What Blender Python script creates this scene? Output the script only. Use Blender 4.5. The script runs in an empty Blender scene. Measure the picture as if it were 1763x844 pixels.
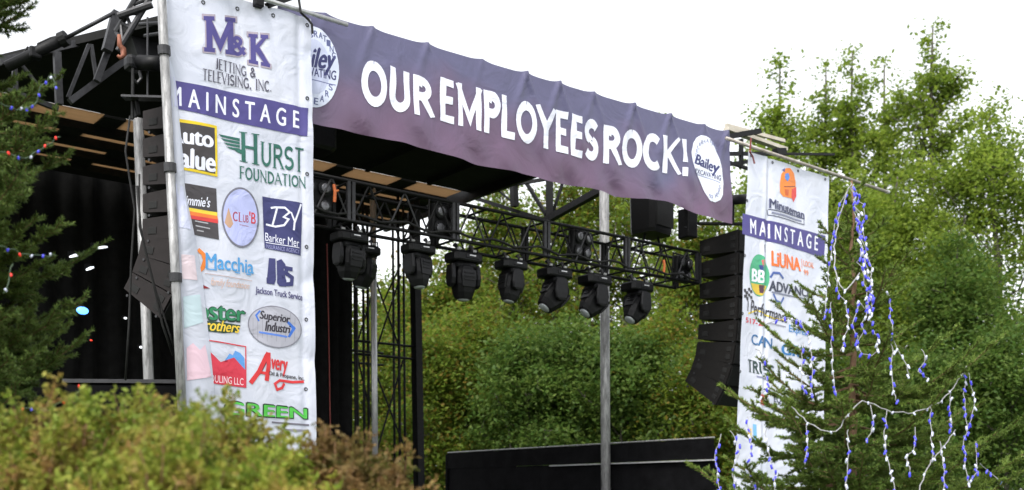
import bpy, bmesh, math, random
import numpy as np
from mathutils import Vector, Matrix
R = math.radians
C = bpy.context.scene.collection
SC = bpy.context.scene

# ------------------------------------------------------------------ camera, sky, sun, exposure
CAM_Z = 1.2
F = 1873.0                                   # focal length in photo pixels (photo 1763 wide)
HOR, CX = 858.0, 881.5
cam = bpy.data.cameras.new('camera')
cam.sensor_width = 36.0
cam.lens = F / 1763 * 36
cam.shift_y = (HOR - 422) / 1763
cam.clip_start, cam.clip_end = 0.1, 2000
cam.dof.use_dof = True
cam.dof.focus_distance = 10.2
cam.dof.aperture_fstop = 1.7
cam_o = bpy.data.objects.new('camera', cam); C.objects.link(cam_o)
cam_o.location = (0, 0, CAM_Z); cam_o.rotation_euler = (R(90), 0, 0)
SC.camera = cam_o

world = bpy.data.worlds.new('World'); SC.world = world; world.use_nodes = True
nt = world.node_tree
sky = nt.nodes.new('ShaderNodeTexSky'); sky.sky_type = 'NISHITA'; sky.sun_disc = False
sky.sun_elevation = R(52); sky.sun_rotation = R(200); sky.air_density = 1.0; sky.dust_density = 2.0
hs = nt.nodes.new('ShaderNodeHueSaturation'); hs.inputs['Saturation'].default_value = 0.12; hs.inputs['Value'].default_value = 1.3
nt.links.new(sky.outputs[0], hs.inputs['Color'])
nt.links.new(hs.outputs[0], nt.nodes['Background'].inputs['Color'])
nt.nodes['Background'].inputs['Strength'].default_value = 0.15
sun = bpy.data.lights.new('sun', 'SUN'); sun.energy = 1.5; sun.angle = R(18); sun.color = (1, .96, .9)
sun_o = bpy.data.objects.new('sun', sun); C.objects.link(sun_o)
sun_o.rotation_euler = (R(38), 0, R(-20))    # high, from behind the camera
SC.view_settings.view_transform = 'Standard'; SC.view_settings.look = 'None'
SC.view_settings.exposure = 0.95; SC.view_settings.gamma = 1; SC.view_settings.use_curve_mapping = False

# ------------------------------------------------------------------ frames of reference
D1 = (.785, .620); D2 = (-.620, .785); OX, OY = -3.105, 10.0
RZ = math.atan2(.620, .785)
def S(px, d):                                # stage coordinate s of a sight line at depth d
    u = (px - CX) / F
    return (u * (OY + D2[1] * d) - OX - D2[0] * d) / (D1[0] - D1[1] * u)
def depth(s, d): return OY + D1[1] * s + D2[1] * d
def Zof(py, s, d): return CAM_Z + (HOR - py) / F * depth(s, d)
def pt(px, py, d):
    s = S(px, d); return (s, d, Zof(py, s, d))
def W(s, d, z): return (OX + D1[0] * s + D2[0] * d, OY + D1[1] * s + D2[1] * d, z)
def wx(px, Y): return (px - CX) / F * Y
def wz(py, Y): return CAM_Z + (HOR - py) / F * Y
def wp(px, py, Y): return (wx(px, Y), Y, wz(py, Y))

# ------------------------------------------------------------------ materials
def lin(c):
    c = c / 255.0
    return c / 12.92 if c <= .04045 else ((c + .055) / 1.055) ** 2.4
def rgb(r, g, b): return (lin(r), lin(g), lin(b), 1)
def new_mat(name):
    m = bpy.data.materials.new(name); m.use_nodes = True
    return m, m.node_tree, m.node_tree.nodes['Principled BSDF']
def N(t, kind, **kw):
    n = t.nodes.new(kind)
    for k, v in kw.items():
        if k in n.inputs: n.inputs[k].default_value = v
        else: setattr(n, k, v)
    return n
def ramp(t, fac, stops):
    r = t.nodes.new('ShaderNodeValToRGB')
    e = r.color_ramp.elements
    while len(e) < len(stops): e.new(.5)
    for k, (p, c) in enumerate(stops):
        e[k].position = p; e[k].color = c if len(c) == 4 else (*c, 1)
    t.links.new(fac, r.inputs[0]); return r.outputs[0]
def noisy(name, a, b, scale=6, rough=.6, metal=0, bump=0, bscale=40, spec=.5, stretch=None):
    m, t, p = new_mat(name)
    tc = N(t, 'ShaderNodeTexCoord'); src = tc.outputs['Object']
    if stretch:
        mp = N(t, 'ShaderNodeMapping'); mp.inputs['Scale'].default_value = stretch
        t.links.new(src, mp.inputs[0]); src = mp.outputs[0]
    n = N(t, 'ShaderNodeTexNoise', Scale=scale, Detail=6.0, Roughness=.65)
    t.links.new(src, n.inputs['Vector'])
    t.links.new(ramp(t, n.outputs[0], [(.32, a), (.68, b)]), p.inputs['Base Color'])
    p.inputs['Roughness'].default_value = rough; p.inputs['Metallic'].default_value = metal
    p.inputs['Specular IOR Level'].default_value = spec
    if bump:
        n2 = N(t, 'ShaderNodeTexNoise', Scale=bscale, Detail=5.0)
        t.links.new(src, n2.inputs['Vector'])
        bp = N(t, 'ShaderNodeBump', Strength=bump, Distance=.02)
        t.links.new(n2.outputs[0], bp.inputs['Height']); t.links.new(bp.outputs[0], p.inputs['Normal'])
    return m
def leaf_mat(name, cols, trans=.35, rough=.55):
    """cols: list of colours picked per leaf island"""
    m, t, p = new_mat(name)
    g = N(t, 'ShaderNodeNewGeometry')
    k = len(cols)
    c = ramp(t, g.outputs['Random Per Island'], [((i + .5) / k, cols[i]) for i in range(k)])
    tc = N(t, 'ShaderNodeTexCoord'); n = N(t, 'ShaderNodeTexNoise', Scale=.9, Detail=3.0)
    t.links.new(tc.outputs['Object'], n.inputs['Vector'])
    mx = N(t, 'ShaderNodeMix', data_type='RGBA', blend_type='MULTIPLY'); mx.inputs[0].default_value = 1
    t.links.new(c, mx.inputs[6])
    t.links.new(ramp(t, n.outputs[0], [(.3, (.62, .68, .6)), (.7, (1.25, 1.2, 1.05))]), mx.inputs[7])
    t.links.new(mx.outputs[2], p.inputs['Base Color'])
    p.inputs['Roughness'].default_value = rough; p.inputs['Specular IOR Level'].default_value = .25
    tr = N(t, 'ShaderNodeBsdfTranslucent'); t.links.new(mx.outputs[2], tr.inputs[0])
    ms = N(t, 'ShaderNodeMixShader'); ms.inputs[0].default_value = trans
    t.links.new(p.outputs[0], ms.inputs[1]); t.links.new(tr.outputs[0], ms.inputs[2])
    t.links.new(ms.outputs[0], t.nodes['Material Output'].inputs['Surface'])
    return m
M = {}
M['black_steel'] = noisy('black_steel', (.004, .004, .0045), (.009, .009, .010), 20, .55, 0, .1, spec=.22)
M['grey_steel'] = noisy('grey_steel', (.018, .018, .02), (.04, .04, .044), 14, .45, .3, .1)
M['black_plastic'] = noisy('black_plastic', (.003, .003, .0035), (.006, .006, .007), 30, .48, 0, .08, 120, spec=.22)
M['dark_plastic'] = noisy('dark_plastic', (.006, .006, .007), (.011, .011, .0125), 25, .42, 0, .05, 100, spec=.22)
M['cabinet_brown'] = noisy('cabinet_brown', (.013, .0105, .0105), (.021, .017, .017), 16, .65, 0, .15, 160, spec=.22)
M['cabinet_black'] = noisy('cabinet_black', (.005, .0045, .0045), (.010, .009, .0085), 16, .6, 0, .15, 160, spec=.22)
M['grille'] = noisy('grille', (.006, .006, .006), (.012, .012, .012), 90, .6, 0, .3, 200, spec=.22)
M['recess'] = noisy('recess', (.002, .002, .002), (.004, .004, .004), 20, .8)
M['galvanised'] = noisy('galvanised', (.13, .13, .13), (.42, .42, .42), 9, .42, .35, .15, 60, stretch=(3, 3, .6))
M['alu'] = noisy('alu', (.42, .42, .44), (.62, .62, .62), 8, .35, .5, .1, 60, stretch=(2, 2, .5))
M['rusty_pole'] = noisy('rusty_pole', (.22, .18, .15), (.48, .45, .42), 7, .5, .2, .1)
M['roof_black'] = noisy('roof_black', (.006, .006, .006), (.014, .014, .014), 3, .85, spec=.22)
M['beige'] = noisy('beige', (.42, .38, .31), (.55, .51, .44), 5, .6)
M['plywood'] = noisy('plywood', (.36, .27, .18), (.58, .45, .31), 3, .6, 0, .1, 30, stretch=(1, 6, 1))
_t = M['plywood'].node_tree; _tr = N(_t, 'ShaderNodeBsdfTranslucent'); _tr.inputs[0].default_value = (.52, .40, .28, 1)
_ms = N(_t, 'ShaderNodeMixShader'); _ms.inputs[0].default_value = .55
_t.links.new(_t.nodes['Principled BSDF'].outputs[0], _ms.inputs[1]); _t.links.new(_tr.outputs[0], _ms.inputs[2]); _t.links.new(_ms.outputs[0], _t.nodes['Material Output'].inputs['Surface'])
M['drape'] = noisy('drape', (.004, .004, .004), (.009, .009, .009), 8, .95, spec=.1)
M['skirt'] = noisy('skirt', (.0022, .0022, .0026), (.006, .006, .007), 4, .85, 0, .3, 12, spec=.08)
M['cable'] = noisy('cable', (.008, .008, .008), (.02, .02, .02), 20, .6, spec=.22)
M['white_cable'] = noisy('white_cable', (.22, .22, .22), (.34, .34, .35), 30, .5)
M['green_cable'] = noisy('green_cable', (.03, .06, .03), (.06, .1, .05), 30, .5)
M['orange'] = noisy('orange', (.6, .12, .03), (.7, .2, .05), 20, .5)
M['rust'] = noisy('rust', (.16, .05, .03), (.28, .1, .05), 18, .6, .2)
M['red_cable'] = noisy('red_cable', (.12, .01, .01), (.2, .03, .02), 20, .6)
M['bark'] = noisy('bark', (.05, .035, .025), (.16, .12, .09), 14, .9, 0, .6, 40, stretch=(2, 2, .4))
M['bark_grey'] = noisy('bark_grey', (.04, .034, .026), (.14, .125, .1), 6, .9, 0, .5, 20, stretch=(2, 2, .4))
M['twig_brown'] = noisy('twig_brown', (.10, .055, .03), (.19, .11, .06), 14, .85)
M['twig_red'] = noisy('twig_red', (.13, .07, .035), (.24, .13, .065), 18, .85)
M['grass'] = noisy('grass', (.025, .045, .012), (.06, .09, .025), 2, .9, 0, .6, 60)
M['deck'] = noisy('deck', (.012, .012, .012), (.03, .03, .03), 4, .7, spec=.22)
M['path'] = noisy('path', (.12, .11, .1), (.22, .2, .18), 3, .9)
def glow(name, c, e):
    m, t, p = new_mat(name)
    p.inputs['Base Color'].default_value = c; p.inputs['Emission Color'].default_value = c
    p.inputs['Emission Strength'].default_value = e; p.inputs['Roughness'].default_value = .2
    return m
M['blue_bulb'] = glow('blue_bulb', (.07, .07, .62, 1), .2)
M['clear_bulb'] = glow('clear_bulb', (.55, .58, .72, 1), .04)
M['red_bulb'] = glow('red_bulb', (.7, .03, .02, 1), .15)
M['cyan_lamp'] = glow('cyan_lamp', (.10, .34, 1, 1), 1.9)
M['red_lamp'] = glow('red_lamp', (.9, .05, .02, 1), .8)
M['white_lamp_glint'] = glow('white_lamp_glint', (.9, .95, 1, 1), .9)  # serves the tiny white lamps and the imitated reflections
m, t, p = new_mat('lens_glass'); p.inputs['Base Color'].default_value = (.5, .53, .57, 1); p.inputs['Roughness'].default_value = .3  # pale base colour stands in for sky reflected in the lens
p.inputs['Coat Weight'].default_value = 1; p.inputs['Metallic'].default_value = .2; M['lens'] = m
M['reflector'] = noisy('reflector', (.10, .10, .11), (.22, .22, .24), 30, .25, .5)

def vinyl(name, a, b, bump=.5, trans=0):
    m, t, p = new_mat(name)
    tc = N(t, 'ShaderNodeTexCoord')
    n = N(t, 'ShaderNodeTexNoise', Scale=2.2, Detail=4.0); t.links.new(tc.outputs['Object'], n.inputs['Vector'])
    t.links.new(ramp(t, n.outputs[0], [(.35, a), (.65, b)]), p.inputs['Base Color'])
    p.inputs['Roughness'].default_value = .42; p.inputs['Specular IOR Level'].default_value = .4
    n1 = N(t, 'ShaderNodeTexNoise', Scale=3.5, Detail=3.0, Distortion=1.2)
    t.links.new(tc.outputs['Object'], n1.inputs['Vector'])
    bp = N(t, 'ShaderNodeBump', Strength=bump, Distance=.06)
    t.links.new(n1.outputs[0], bp.inputs['Height']); t.links.new(bp.outputs[0], p.inputs['Normal'])
    if trans:
        tr = N(t, 'ShaderNodeBsdfTranslucent'); tr.inputs[0].default_value = b
        ms = N(t, 'ShaderNodeMixShader'); ms.inputs[0].default_value = trans
        t.links.new(p.outputs[0], ms.inputs[1]); t.links.new(tr.outputs[0], ms.inputs[2])
        t.links.new(ms.outputs[0], t.nodes['Material Output'].inputs['Surface'])
    return m
M['white_vinyl'] = vinyl('white_vinyl', (.60, .63, .74, 1), (.68, .70, .80, 1), .34, .12)
# purple print of the long banner: slate blue clouds over plum
m, t, p = new_mat('purple_vinyl')
tc = N(t, 'ShaderNodeTexCoord'); sp = N(t, 'ShaderNodeSeparateXYZ'); t.links.new(tc.outputs['Object'], sp.inputs[0])
n = N(t, 'ShaderNodeTexNoise', Scale=.8, Detail=3.0); t.links.new(tc.outputs['Object'], n.inputs['Vector'])
ma = N(t, 'ShaderNodeMath', operation='MULTIPLY_ADD'); t.links.new(sp.outputs['Z'], ma.inputs[0]); ma.inputs[1].default_value = .55
t.links.new(n.outputs[0], ma.inputs[2])
mb_ = N(t, 'ShaderNodeMath', operation='SUBTRACT'); t.links.new(ma.outputs[0], mb_.inputs[0]); mb_.inputs[1].default_value = .25
t.links.new(ramp(t, mb_.outputs[0], [(.25, (.120, .070, .124, 1)), (.5, (.124, .085, .152, 1)), (.72, (.102, .098, .185, 1))]), p.inputs['Base Color'])
p.inputs['Roughness'].default_value = .38; p.inputs['Specular IOR Level'].default_value = .5
n1 = N(t, 'ShaderNodeTexNoise', Scale=2.6, Detail=3.0, Distortion=1.5); t.links.new(tc.outputs['Object'], n1.inputs['Vector'])
bp = N(t, 'ShaderNodeBump', Strength=.3, Distance=.06); t.links.new(n1.outputs[0], bp.inputs['Height']); t.links.new(bp.outputs[0], p.inputs['Normal'])
M['purple_vinyl'] = m
INK = {}
def ink(c):
    if c not in INK:
        m, t, p = new_mat('printed_ink')
        p.inputs['Base Color'].default_value = rgb(*c); p.inputs['Roughness'].default_value = .42
        p.inputs['Specular IOR Level'].default_value = .4
        tc = N(t, 'ShaderNodeTexCoord'); n1 = N(t, 'ShaderNodeTexNoise', Scale=3.0, Detail=3.0, Distortion=1.2)
        t.links.new(tc.outputs['Object'], n1.inputs['Vector'])
        b = N(t, 'ShaderNodeBump', Strength=.4, Distance=.06); t.links.new(n1.outputs[0], b.inputs['Height'])
        t.links.new(b.outputs[0], p.inputs['Normal'])
        INK[c] = m
    return INK[c]

# ------------------------------------------------------------------ mesh helpers
class MB:
    def __init__(s): s.v = []; s.f = []; s.smooth = False
    def add(s, v, f):
        o = len(s.v); s.v += [tuple(q) for q in v]; s.f += [tuple(i + o for i in g) for g in f]; return s
    def box(s, c, size, rot=None, bev=0):
        hx, hy, hz = [q / 2 for q in size]
        if bev:
            b = min(bev, hx * .9, hy * .9, hz * .9); bm = bmesh.new()
            bmesh.ops.create_cube(bm, size=1); bmesh.ops.scale(bm, vec=size, verts=bm.verts)
            bmesh.ops.bevel(bm, geom=bm.edges[:], offset=b, segments=2, affect='EDGES', profile=.5)
            v = [q.co.copy() for q in bm.verts]; bm.verts.index_update(); f = [[q.index for q in g.verts] for g in bm.faces]; bm.free()
        else:
            v = [Vector((x, y, z)) for x in (-hx, hx) for y in (-hy, hy) for z in (-hz, hz)]
            f = [(0, 1, 3, 2), (4, 6, 7, 5), (0, 4, 5, 1), (2, 3, 7, 6), (0, 2, 6, 4), (1, 5, 7, 3)]
        if rot is not None: v = [rot @ q for q in v]
        return s.add([q + Vector(c) for q in v], f)
    def span(s, a, b): return s.box([(x + y) / 2 for x, y in zip(a, b)], [abs(y - x) for x, y in zip(a, b)])
    def tube(s, a, b, r, r2=None, n=8):
        return s.path([a, b], [r, r if r2 is None else r2], n)
    def bar(s, a, b, w, h=None):
        a, b = Vector(a), Vector(b); d = b - a; q = d.to_track_quat('Z', 'Y').to_matrix()
        return s.box((a + b) / 2, (w, h or w, d.length), q)
    def path(s, pts, r, n=6):
        pts = [Vector(q) for q in pts]
        if not isinstance(r, (list, tuple)): r = [r] * len(pts)
        k = len(pts); rings = []
        prev = None
        for i, q in enumerate(pts):
            tdir = (pts[min(i + 1, k - 1)] - pts[max(i - 1, 0)]).normalized()
            ref = Vector((0, 0, 1)) if abs(tdir.z) < .95 else Vector((1, 0, 0))
            if prev is not None: ref = prev
            u = tdir.cross(ref)
            if u.length < 1e-5: u = tdir.orthogonal()
            u.normalize(); w = tdir.cross(u).normalized(); prev = -w if prev is None else (u.cross(tdir))
            prev = u.cross(tdir)
            rings.append([q + (u * math.cos(6.2832 * j / n) + w * math.sin(6.2832 * j / n)) * r[i] for j in range(n)])
        return s.loft(rings)
    def loft(s, rings, cap=True):
        n = len(rings[0]); v = [q for g in rings for q in g]; f = []
        for i in range(len(rings) - 1):
            for j in range(n):
                f.append((i * n + j, i * n + (j + 1) % n, (i + 1) * n + (j + 1) % n, (i + 1) * n + j))
        if cap: f.append(tuple(range(n - 1, -1, -1))); f.append(tuple((len(rings) - 1) * n + j for j in range(n)))
        return s.add(v, f)
    def disc(s, c, nrm, r, n=16):
        nrm = Vector(nrm).normalized(); u = nrm.orthogonal().normalized(); w = nrm.cross(u)
        return s.add([Vector(c) + (u * math.cos(6.2832 * j / n) + w * math.sin(6.2832 * j / n)) * r for j in range(n)], [tuple(range(n))])
    def prism(s, poly, axis, a, b):
        """poly: 2D points; axis 0 -> (y,z) extruded along x from a to b"""
        if axis == 0: g = lambda q, e: (e, q[0], q[1])
        elif axis == 1: g = lambda q, e: (q[0], e, q[1])
        else: g = lambda q, e: (q[0], q[1], e)
        n = len(poly); v = [g(q, a) for q in poly] + [g(q, b) for q in poly]
        f = [tuple(range(n))[::-1], tuple(range(n, 2 * n))] + [(i, (i + 1) % n, n + (i + 1) % n, n + i) for i in range(n)]
        return s.add(v, f)
    def xf(s, mat): s.v = [tuple(mat @ Vector(q)) for q in s.v]; return s
    def sphere(s, c, r, n=8, k=6, sc=(1, 1, 1)):
        rings = []
        for i in range(1, k):
            th = math.pi * i / k
            rings.append([(c[0] + r * sc[0] * math.sin(th) * math.cos(6.2832 * j / n), c[1] + r * sc[1] * math.sin(th) * math.sin(6.2832 * j / n), c[2] + r * sc[2] * math.cos(th)) for j in range(n)])
        return s.loft(rings)
    def sm(s): s.smooth = True; return s

ORI = {}
def tag(o, label=None, cat=None, group=None, kind=None):
    if label: o['label'] = label
    if cat: o['category'] = cat
    if group: o['group'] = group
    if kind: o['kind'] = kind
    return o
def thing(name, label, cat, loc=(0, 0, 0), rz=0.0, group=None):
    o = bpy.data.objects.new(name, None); C.objects.link(o); o.empty_display_size = .1
    o.location = loc; o.rotation_euler = (0, 0, rz); return tag(o, label, cat, group)
def sthing(name, label, cat, org, group=None):
    """thing on the stage: origin given in stage coordinates, its meshes written in stage coordinates"""
    o = thing(name, label, cat, W(*org), RZ, group); ORI[o.name] = Vector(org); return o
def finish(me, name, mat, parent=None):
    if not isinstance(mat, (list, tuple)): mat = [mat]
    for q in mat: me.materials.append(q)
    o = bpy.data.objects.new(name, me); C.objects.link(o)
    if parent is not None: o.parent = parent
    return o
def build(name, b, mat, parent=None, label=None, off=None):
    me = bpy.data.meshes.new(name)
    v = b.v
    r = parent
    while r is not None and r.name not in ORI: r = r.parent
    if off is not None: v = [tuple(Vector(q) - Vector(off)) for q in v]
    elif r is not None:
        o = ORI[r.name]; v = [(q[0] - o.x, q[1] - o.y, q[2] - o.z) for q in v]
    me.from_pydata(v, [], b.f); me.update()
    bm = bmesh.new(); bm.from_mesh(me); bmesh.ops.recalc_face_normals(bm, faces=bm.faces); bm.to_mesh(me); bm.free()
    if b.smooth: me.polygons.foreach_set('use_smooth', [True] * len(me.polygons))
    o = finish(me, name, mat, parent)
    if label: o['label'] = label
    return o
def kids(o): return [c for c in bpy.data.objects if c.parent == o]
def copy_tree(o, parent=None):
    ch = kids(o); c = o.copy(); C.objects.link(c)
    if parent is not None: c.parent = parent
    for k in ch: copy_tree(k, c)
    return c
def raw_mesh(name, V, faces_per, mat, parent=None):
    """V: (n,3) array, consecutive groups of faces_per verts are faces"""
    V = np.asarray(V, dtype=np.float32); n = len(V); nf = n // faces_per
    me = bpy.data.meshes.new(name)
    me.vertices.add(n); me.vertices.foreach_set('co', V.ravel())
    me.loops.add(n); me.loops.foreach_set('vertex_index', np.arange(n, dtype=np.int32))
    me.polygons.add(nf); me.polygons.foreach_set('loop_start', np.arange(0, n, faces_per, dtype=np.int32))
    me.polygons.foreach_set('loop_total', np.full(nf, faces_per, dtype=np.int32))
    me.update(calc_edges=True)
    return finish(me, name, mat, parent)

# ------------------------------------------------------------------ structure: ground, path
def sheet(name, x0, y0, x1, y1, z, mat, n=1):
    b = MB()
    for i in range(n):
        for j in range(n):
            xa, xb = x0 + (x1 - x0) * i / n, x0 + (x1 - x0) * (i + 1) / n
            ya, yb = y0 + (y1 - y0) * j / n, y0 + (y1 - y0) * (j + 1) / n
            b.add([(xa, ya, z), (xb, ya, z), (xb, yb, z), (xa, yb, z)], [(0, 1, 2, 3)])
    o = build(name, b, mat); o['kind'] = 'structure'; return o
sheet('ground', -600, -300, 600, 900, 0, M['grass'])
sheet('path', -40, -6, 40, -2.5, .004, M['path'])

# ------------------------------------------------------------------ the stage: deck, roof, drapes
st = sthing('stage_deck', 'black raised stage floor behind the hanging banners, mostly below view', 'stage', (3.5, 3, 0))
build('floor_panel', MB().span((.9, .6, 1.0), (7.5, 6.9, 1.1)), M['deck'], st)
build('apron', MB().span((.92, .62, .05), (7.48, .66, .998)), M['skirt'], st)
for s_ in (1.2, 4.2, 7.2):
    for d_ in (1.0, 6.5): build('leg', MB().tube((s_, d_, 0), (s_, d_, .999), .05), M['grey_steel'], st)

rf = sthing('stage_roof', 'flat black stage roof whose underside shows rows of plywood panels at the back', 'roof', (3, 3, 6.1))
def roof_left(d):
    return .75 - .5 * (d - .5)
out = [(.75, .5), (roof_left(4.34), 4.34), (6.47, 4.34), (6.47, .5)]
build('roof_slab', MB().prism(out, 2, 6.1, 6.19), M['roof_black'], rf)
ROWS = (4.38, 4.97, 5.58, 6.18)
for r_, d_ in enumerate(ROWS):
    e_ = (ROWS[r_ + 1] if r_ < 3 else 6.9)
    build('joist', MB().span((roof_left(d_) - .1, d_ + .425, 6.0), (6.41, e_ - .005, 6.19)), M['roof_black'], rf)
    s_ = roof_left(d_)
    while s_ < 6.1:
        L_ = min(.84, 6.4 - s_)
        build('plywood_panel', MB().span((s_, d_, 6.1), (s_ + L_, d_ + .42, 6.112)), M['plywood'], rf)
        if s_ + L_ < 6.35: build('cross_plate', MB().span((s_ + L_ + .003, d_, 6.08), (min(6.4, s_ + 1.117), d_ + .42, 6.17)), M['roof_black'], rf)
        s_ += 1.12
for s_ in (1.2, 2.3, 3.4, 4.5, 5.6):
    build('rafter', MB().span((s_, .6, 6.03), (s_ + .06, 4.2, 6.098)), M['roof_black'], rf)
build('edge_beam', MB().span((6.475, .5, 5.96), (6.54, 6.9, 6.19)), M['black_steel'], rf)

def drape(name, label, s0, s1, d, z0, z1, n=60, amp=.06, seed=1):
    b = MB(); rnd = random.Random(seed); v = []
    for k, dd in enumerate((0, .02)):
        for i in range(n + 1):
            s_ = s0 + (s1 - s0) * i / n
            off = amp * math.sin(i * 1.7 + math.sin(i * .6)) + rnd.uniform(-.01, .01) if k == 0 else v[2 * i][1] - d - 0
            o_ = d + off + (dd if k else 0)
            v += [(s_, o_, z0), (s_, o_, z1)]
    f = [(2 * i, 2 * i + 2, 2 * i + 3, 2 * i + 1) for i in range(n)]
    m0 = 2 * (n + 1)
    f += [(m0 + 2 * i, m0 + 2 * i + 1, m0 + 2 * i + 3, m0 + 2 * i + 2) for i in range(n)]
    b.add(v, f).sm()
    o = sthing(name, label, 'drape', (s0, d, z0))
    build('cloth', b, M['drape'], o)
    build('hanging_pipe', MB().tube((s0, d, z1 + .02), (s1, d, z1 + .02), .02), M['black_steel'], o)
    return o
drape('black_drape', 'wide black backdrop curtain closing the dark back of the stage', -2.6, S(600, 7.1), 7.1, 1.1, 6.2, 90)
drape('black_drape', 'narrow black curtain hanging beside the scaffold tower, right behind the left banner', S(455, 4.4), S(607, 4.4), 4.4, 1.1, 5.6, 26, .05, 5)
b = MB(); b.path([pt(563, 420, 4.2), pt(566, 560, 4.2), pt(569, 752, 4.2)], .008)
tag(build('cable', b, M['red_cable'], off=(0, 0, 0)), 'thin red cable hanging straight down the narrow black curtain', 'cable')
o = bpy.data.objects['cable']; o.location = W(0, 0, 0); o.rotation_euler = (0, 0, RZ)

# side rail draped in black at the far end (right)
sw = sthing('side_rail', 'black draped rail wall along the right edge of the stage behind the round pole', 'railing', (7.6, .2, 0))
s_ = 7.6
b = MB(); n = 46; v = []
for i in range(n + 1):
    d_ = .16 + (6.5 - .16) * i / n
    o_ = .012 * math.sin(i * 1.9) + .006 * math.sin(i * 4.1)
    v += [(s_ + o_, d_, 1.74), (s_ - .01 + o_ * .3, d_, 2.02 - .012 * (i % 7 == 0))]
b.add(v, [(2 * i, 2 * i + 2, 2 * i + 3, 2 * i + 1) for i in range(n)]).sm()
build('valance_cloth', b, M['skirt'], sw)
build('side_panel', MB().span((7.62, .16, .05), (7.7, 6.5, 1.735)), M['skirt'], sw)
build('end_panel', MB().span((7.58, 6.51, .05), (9.2, 6.55, 2.0)), M['skirt'], sw)
build('deck_edge', MB().span((7.56, .16, 1.712), (7.615, 3.6, 1.732)), M['alu'], sw)
build('top_rail', MB().tube((7.6, .16, 2.03), (7.6, 6.5, 2.03), .012), M['galvanised'], sw)

# low platform at the left behind the bush
pl = thing('sound_wing', 'low black platform with a grey metal edge behind the bush at left', 'platform', wp(215, 700, 11.6)[:2] + (0,), R(4))
zt = wz(653, 11.6)
build('deck_panel', MB().box((0, .5, zt - .02), (1.3, 1.0, .04)), M['grey_steel'], pl)
build('skirt', MB().box((0, .5, zt / 2 - .03), (1.26, .96, zt - .06)), M['skirt'], pl)

# ------------------------------------------------------------------ poles and frames
def pole(name, label, cat, a, b_, r, mat, top=None, joints=()):
    o = sthing(name, label, cat, a)
    build('tube', MB().tube(a, b_, r, n=14).sm(), M[mat], o)
    A, B = Vector(a), Vector(b_)
    build('foot_plate', MB().box((a[0], a[1], a[2] + .01), (r * 5, r * 5, .02)), M['grey_steel'], o)
    for q in joints:
        c = A.lerp(B, q); dv = (B - A).normalized() * .04
        build('clamp', MB().tube(c - dv, c + dv, r * 1.35, n=12), M['grey_steel'], o)
    return o
a = pt(1044, 858, 2.2); bt = pt(1040, 315, 2.2)
pole('support_pole', 'weathered round silver pole standing alone under the purple banner', 'pole', (a[0], a[1], 0), bt, .072, 'galvanised')
a = pt(318, 800, -.06); a = (a[0] + .08, a[1], 0); bt = pt(277, -25, -.06)
pole('banner_pole', 'long silver scaffold pole leaning along the left edge of the left banner', 'pole', a, bt, .042, 'galvanised', joints=(.55, .72, .9))
a = pt(264, 700, 1.9); bt = pt(238, 205, 1.9)
pole('steel_upright', 'grey square-looking steel leg rising behind the left hanging speakers', 'pole', (a[0] + .05, a[1], 0), bt, .055, 'galvanised')

# scaffold tower
tw = sthing('scaffold_tower', 'dark lattice scaffold tower with one silver upright and crossed braces', 'tower', (S(660, 5), 5.0, 1.0))
dA, dB = 4.9, 5.9
def upright(px, d, r, mat, pxb=None):
    s0 = S(pxb or px, d); s1 = S(px, d)
    build('upright', MB().tube((s0, d, .02), (s1, d, 6.03), r, n=10).sm(), M[mat], tw)
for px, d, r, mt in ((642, dA - .05, .05, 'alu'), (632, dB, .025, 'black_steel'), (624, dA, .022, 'black_steel'), (611, dB, .04, 'black_steel'),
                     (676, dB, .022, 'black_steel'), (685, dA, .024, 'black_steel'), (694, dA + .4, .02, 'black_steel')):
    upright(px, d, r, mt, px + 5)
sB = S(715, 4.9)
build('upright', MB().bar((S(724, 4.9), 4.9, .02), (S(713, 4.9), 4.9, 6.03), .15, .12), M['black_steel'], tw)
for py in (590, 612):
    for d in (dA, dB):
        z_ = Zof(py, S(645, dA), dA)
        build('rung', MB().tube((S(612, dA), d, z_), (S(716, dA), d, z_), .02), M['black_steel'], tw)
for (x0, y0, x1, y1, d) in ((642, 620, 690, 475, dA), (642, 470, 688, 600, dA), (646, 640, 700, 780, dA), (648, 780, 694, 620, dA), (612, 600, 640, 510, dB), (612, 600, 640, 720, dB), (690, 455, 660, 520, dB),
                           (612, 420, 640, 500, dB)):
    build('brace', MB().tube(pt(x0, y0, d), pt(x1, y1, d), .015), M['black_steel'], tw)

# roof side frame on the right
fr = sthing('roof_side_frame', 'black triangular steel frame under the right roof edge above the long lighting truss', 'frame', (7.35, 3, 5.6))
A1, A2, A3 = pt(1037, 326, 2.25), pt(940, 380, 3.5), pt(795, 334, 5.2)
T1, T3 = pt(905, 296, 3.2), pt(840, 325, 4.7)
for a, b_, w in ((A1, A2, .1), (A2, A3, .06), (pt(884, 306, 4.0), pt(886, 356, 4.0), .1), (pt(946, 300, 3.45), pt(946, 376, 3.5), .12),
                 (pt(903, 310, 4.1), pt(940, 370, 3.55), .05), (pt(972, 305, 3.3), pt(950, 372, 3.5), .04), (pt(884, 318, 4.0), pt(1000, 298, 3.0), .05), (pt(1022, 300, 2.4), pt(1040, 330, 2.25), .05),
                 (pt(884, 318, 4.0), pt(800, 346, 5.2), .05), (pt(845, 318, 4.6), pt(885, 350, 4.0), .03)):
    build('bar', MB().bar(a, b_, w), M['black_steel'], fr)

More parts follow.
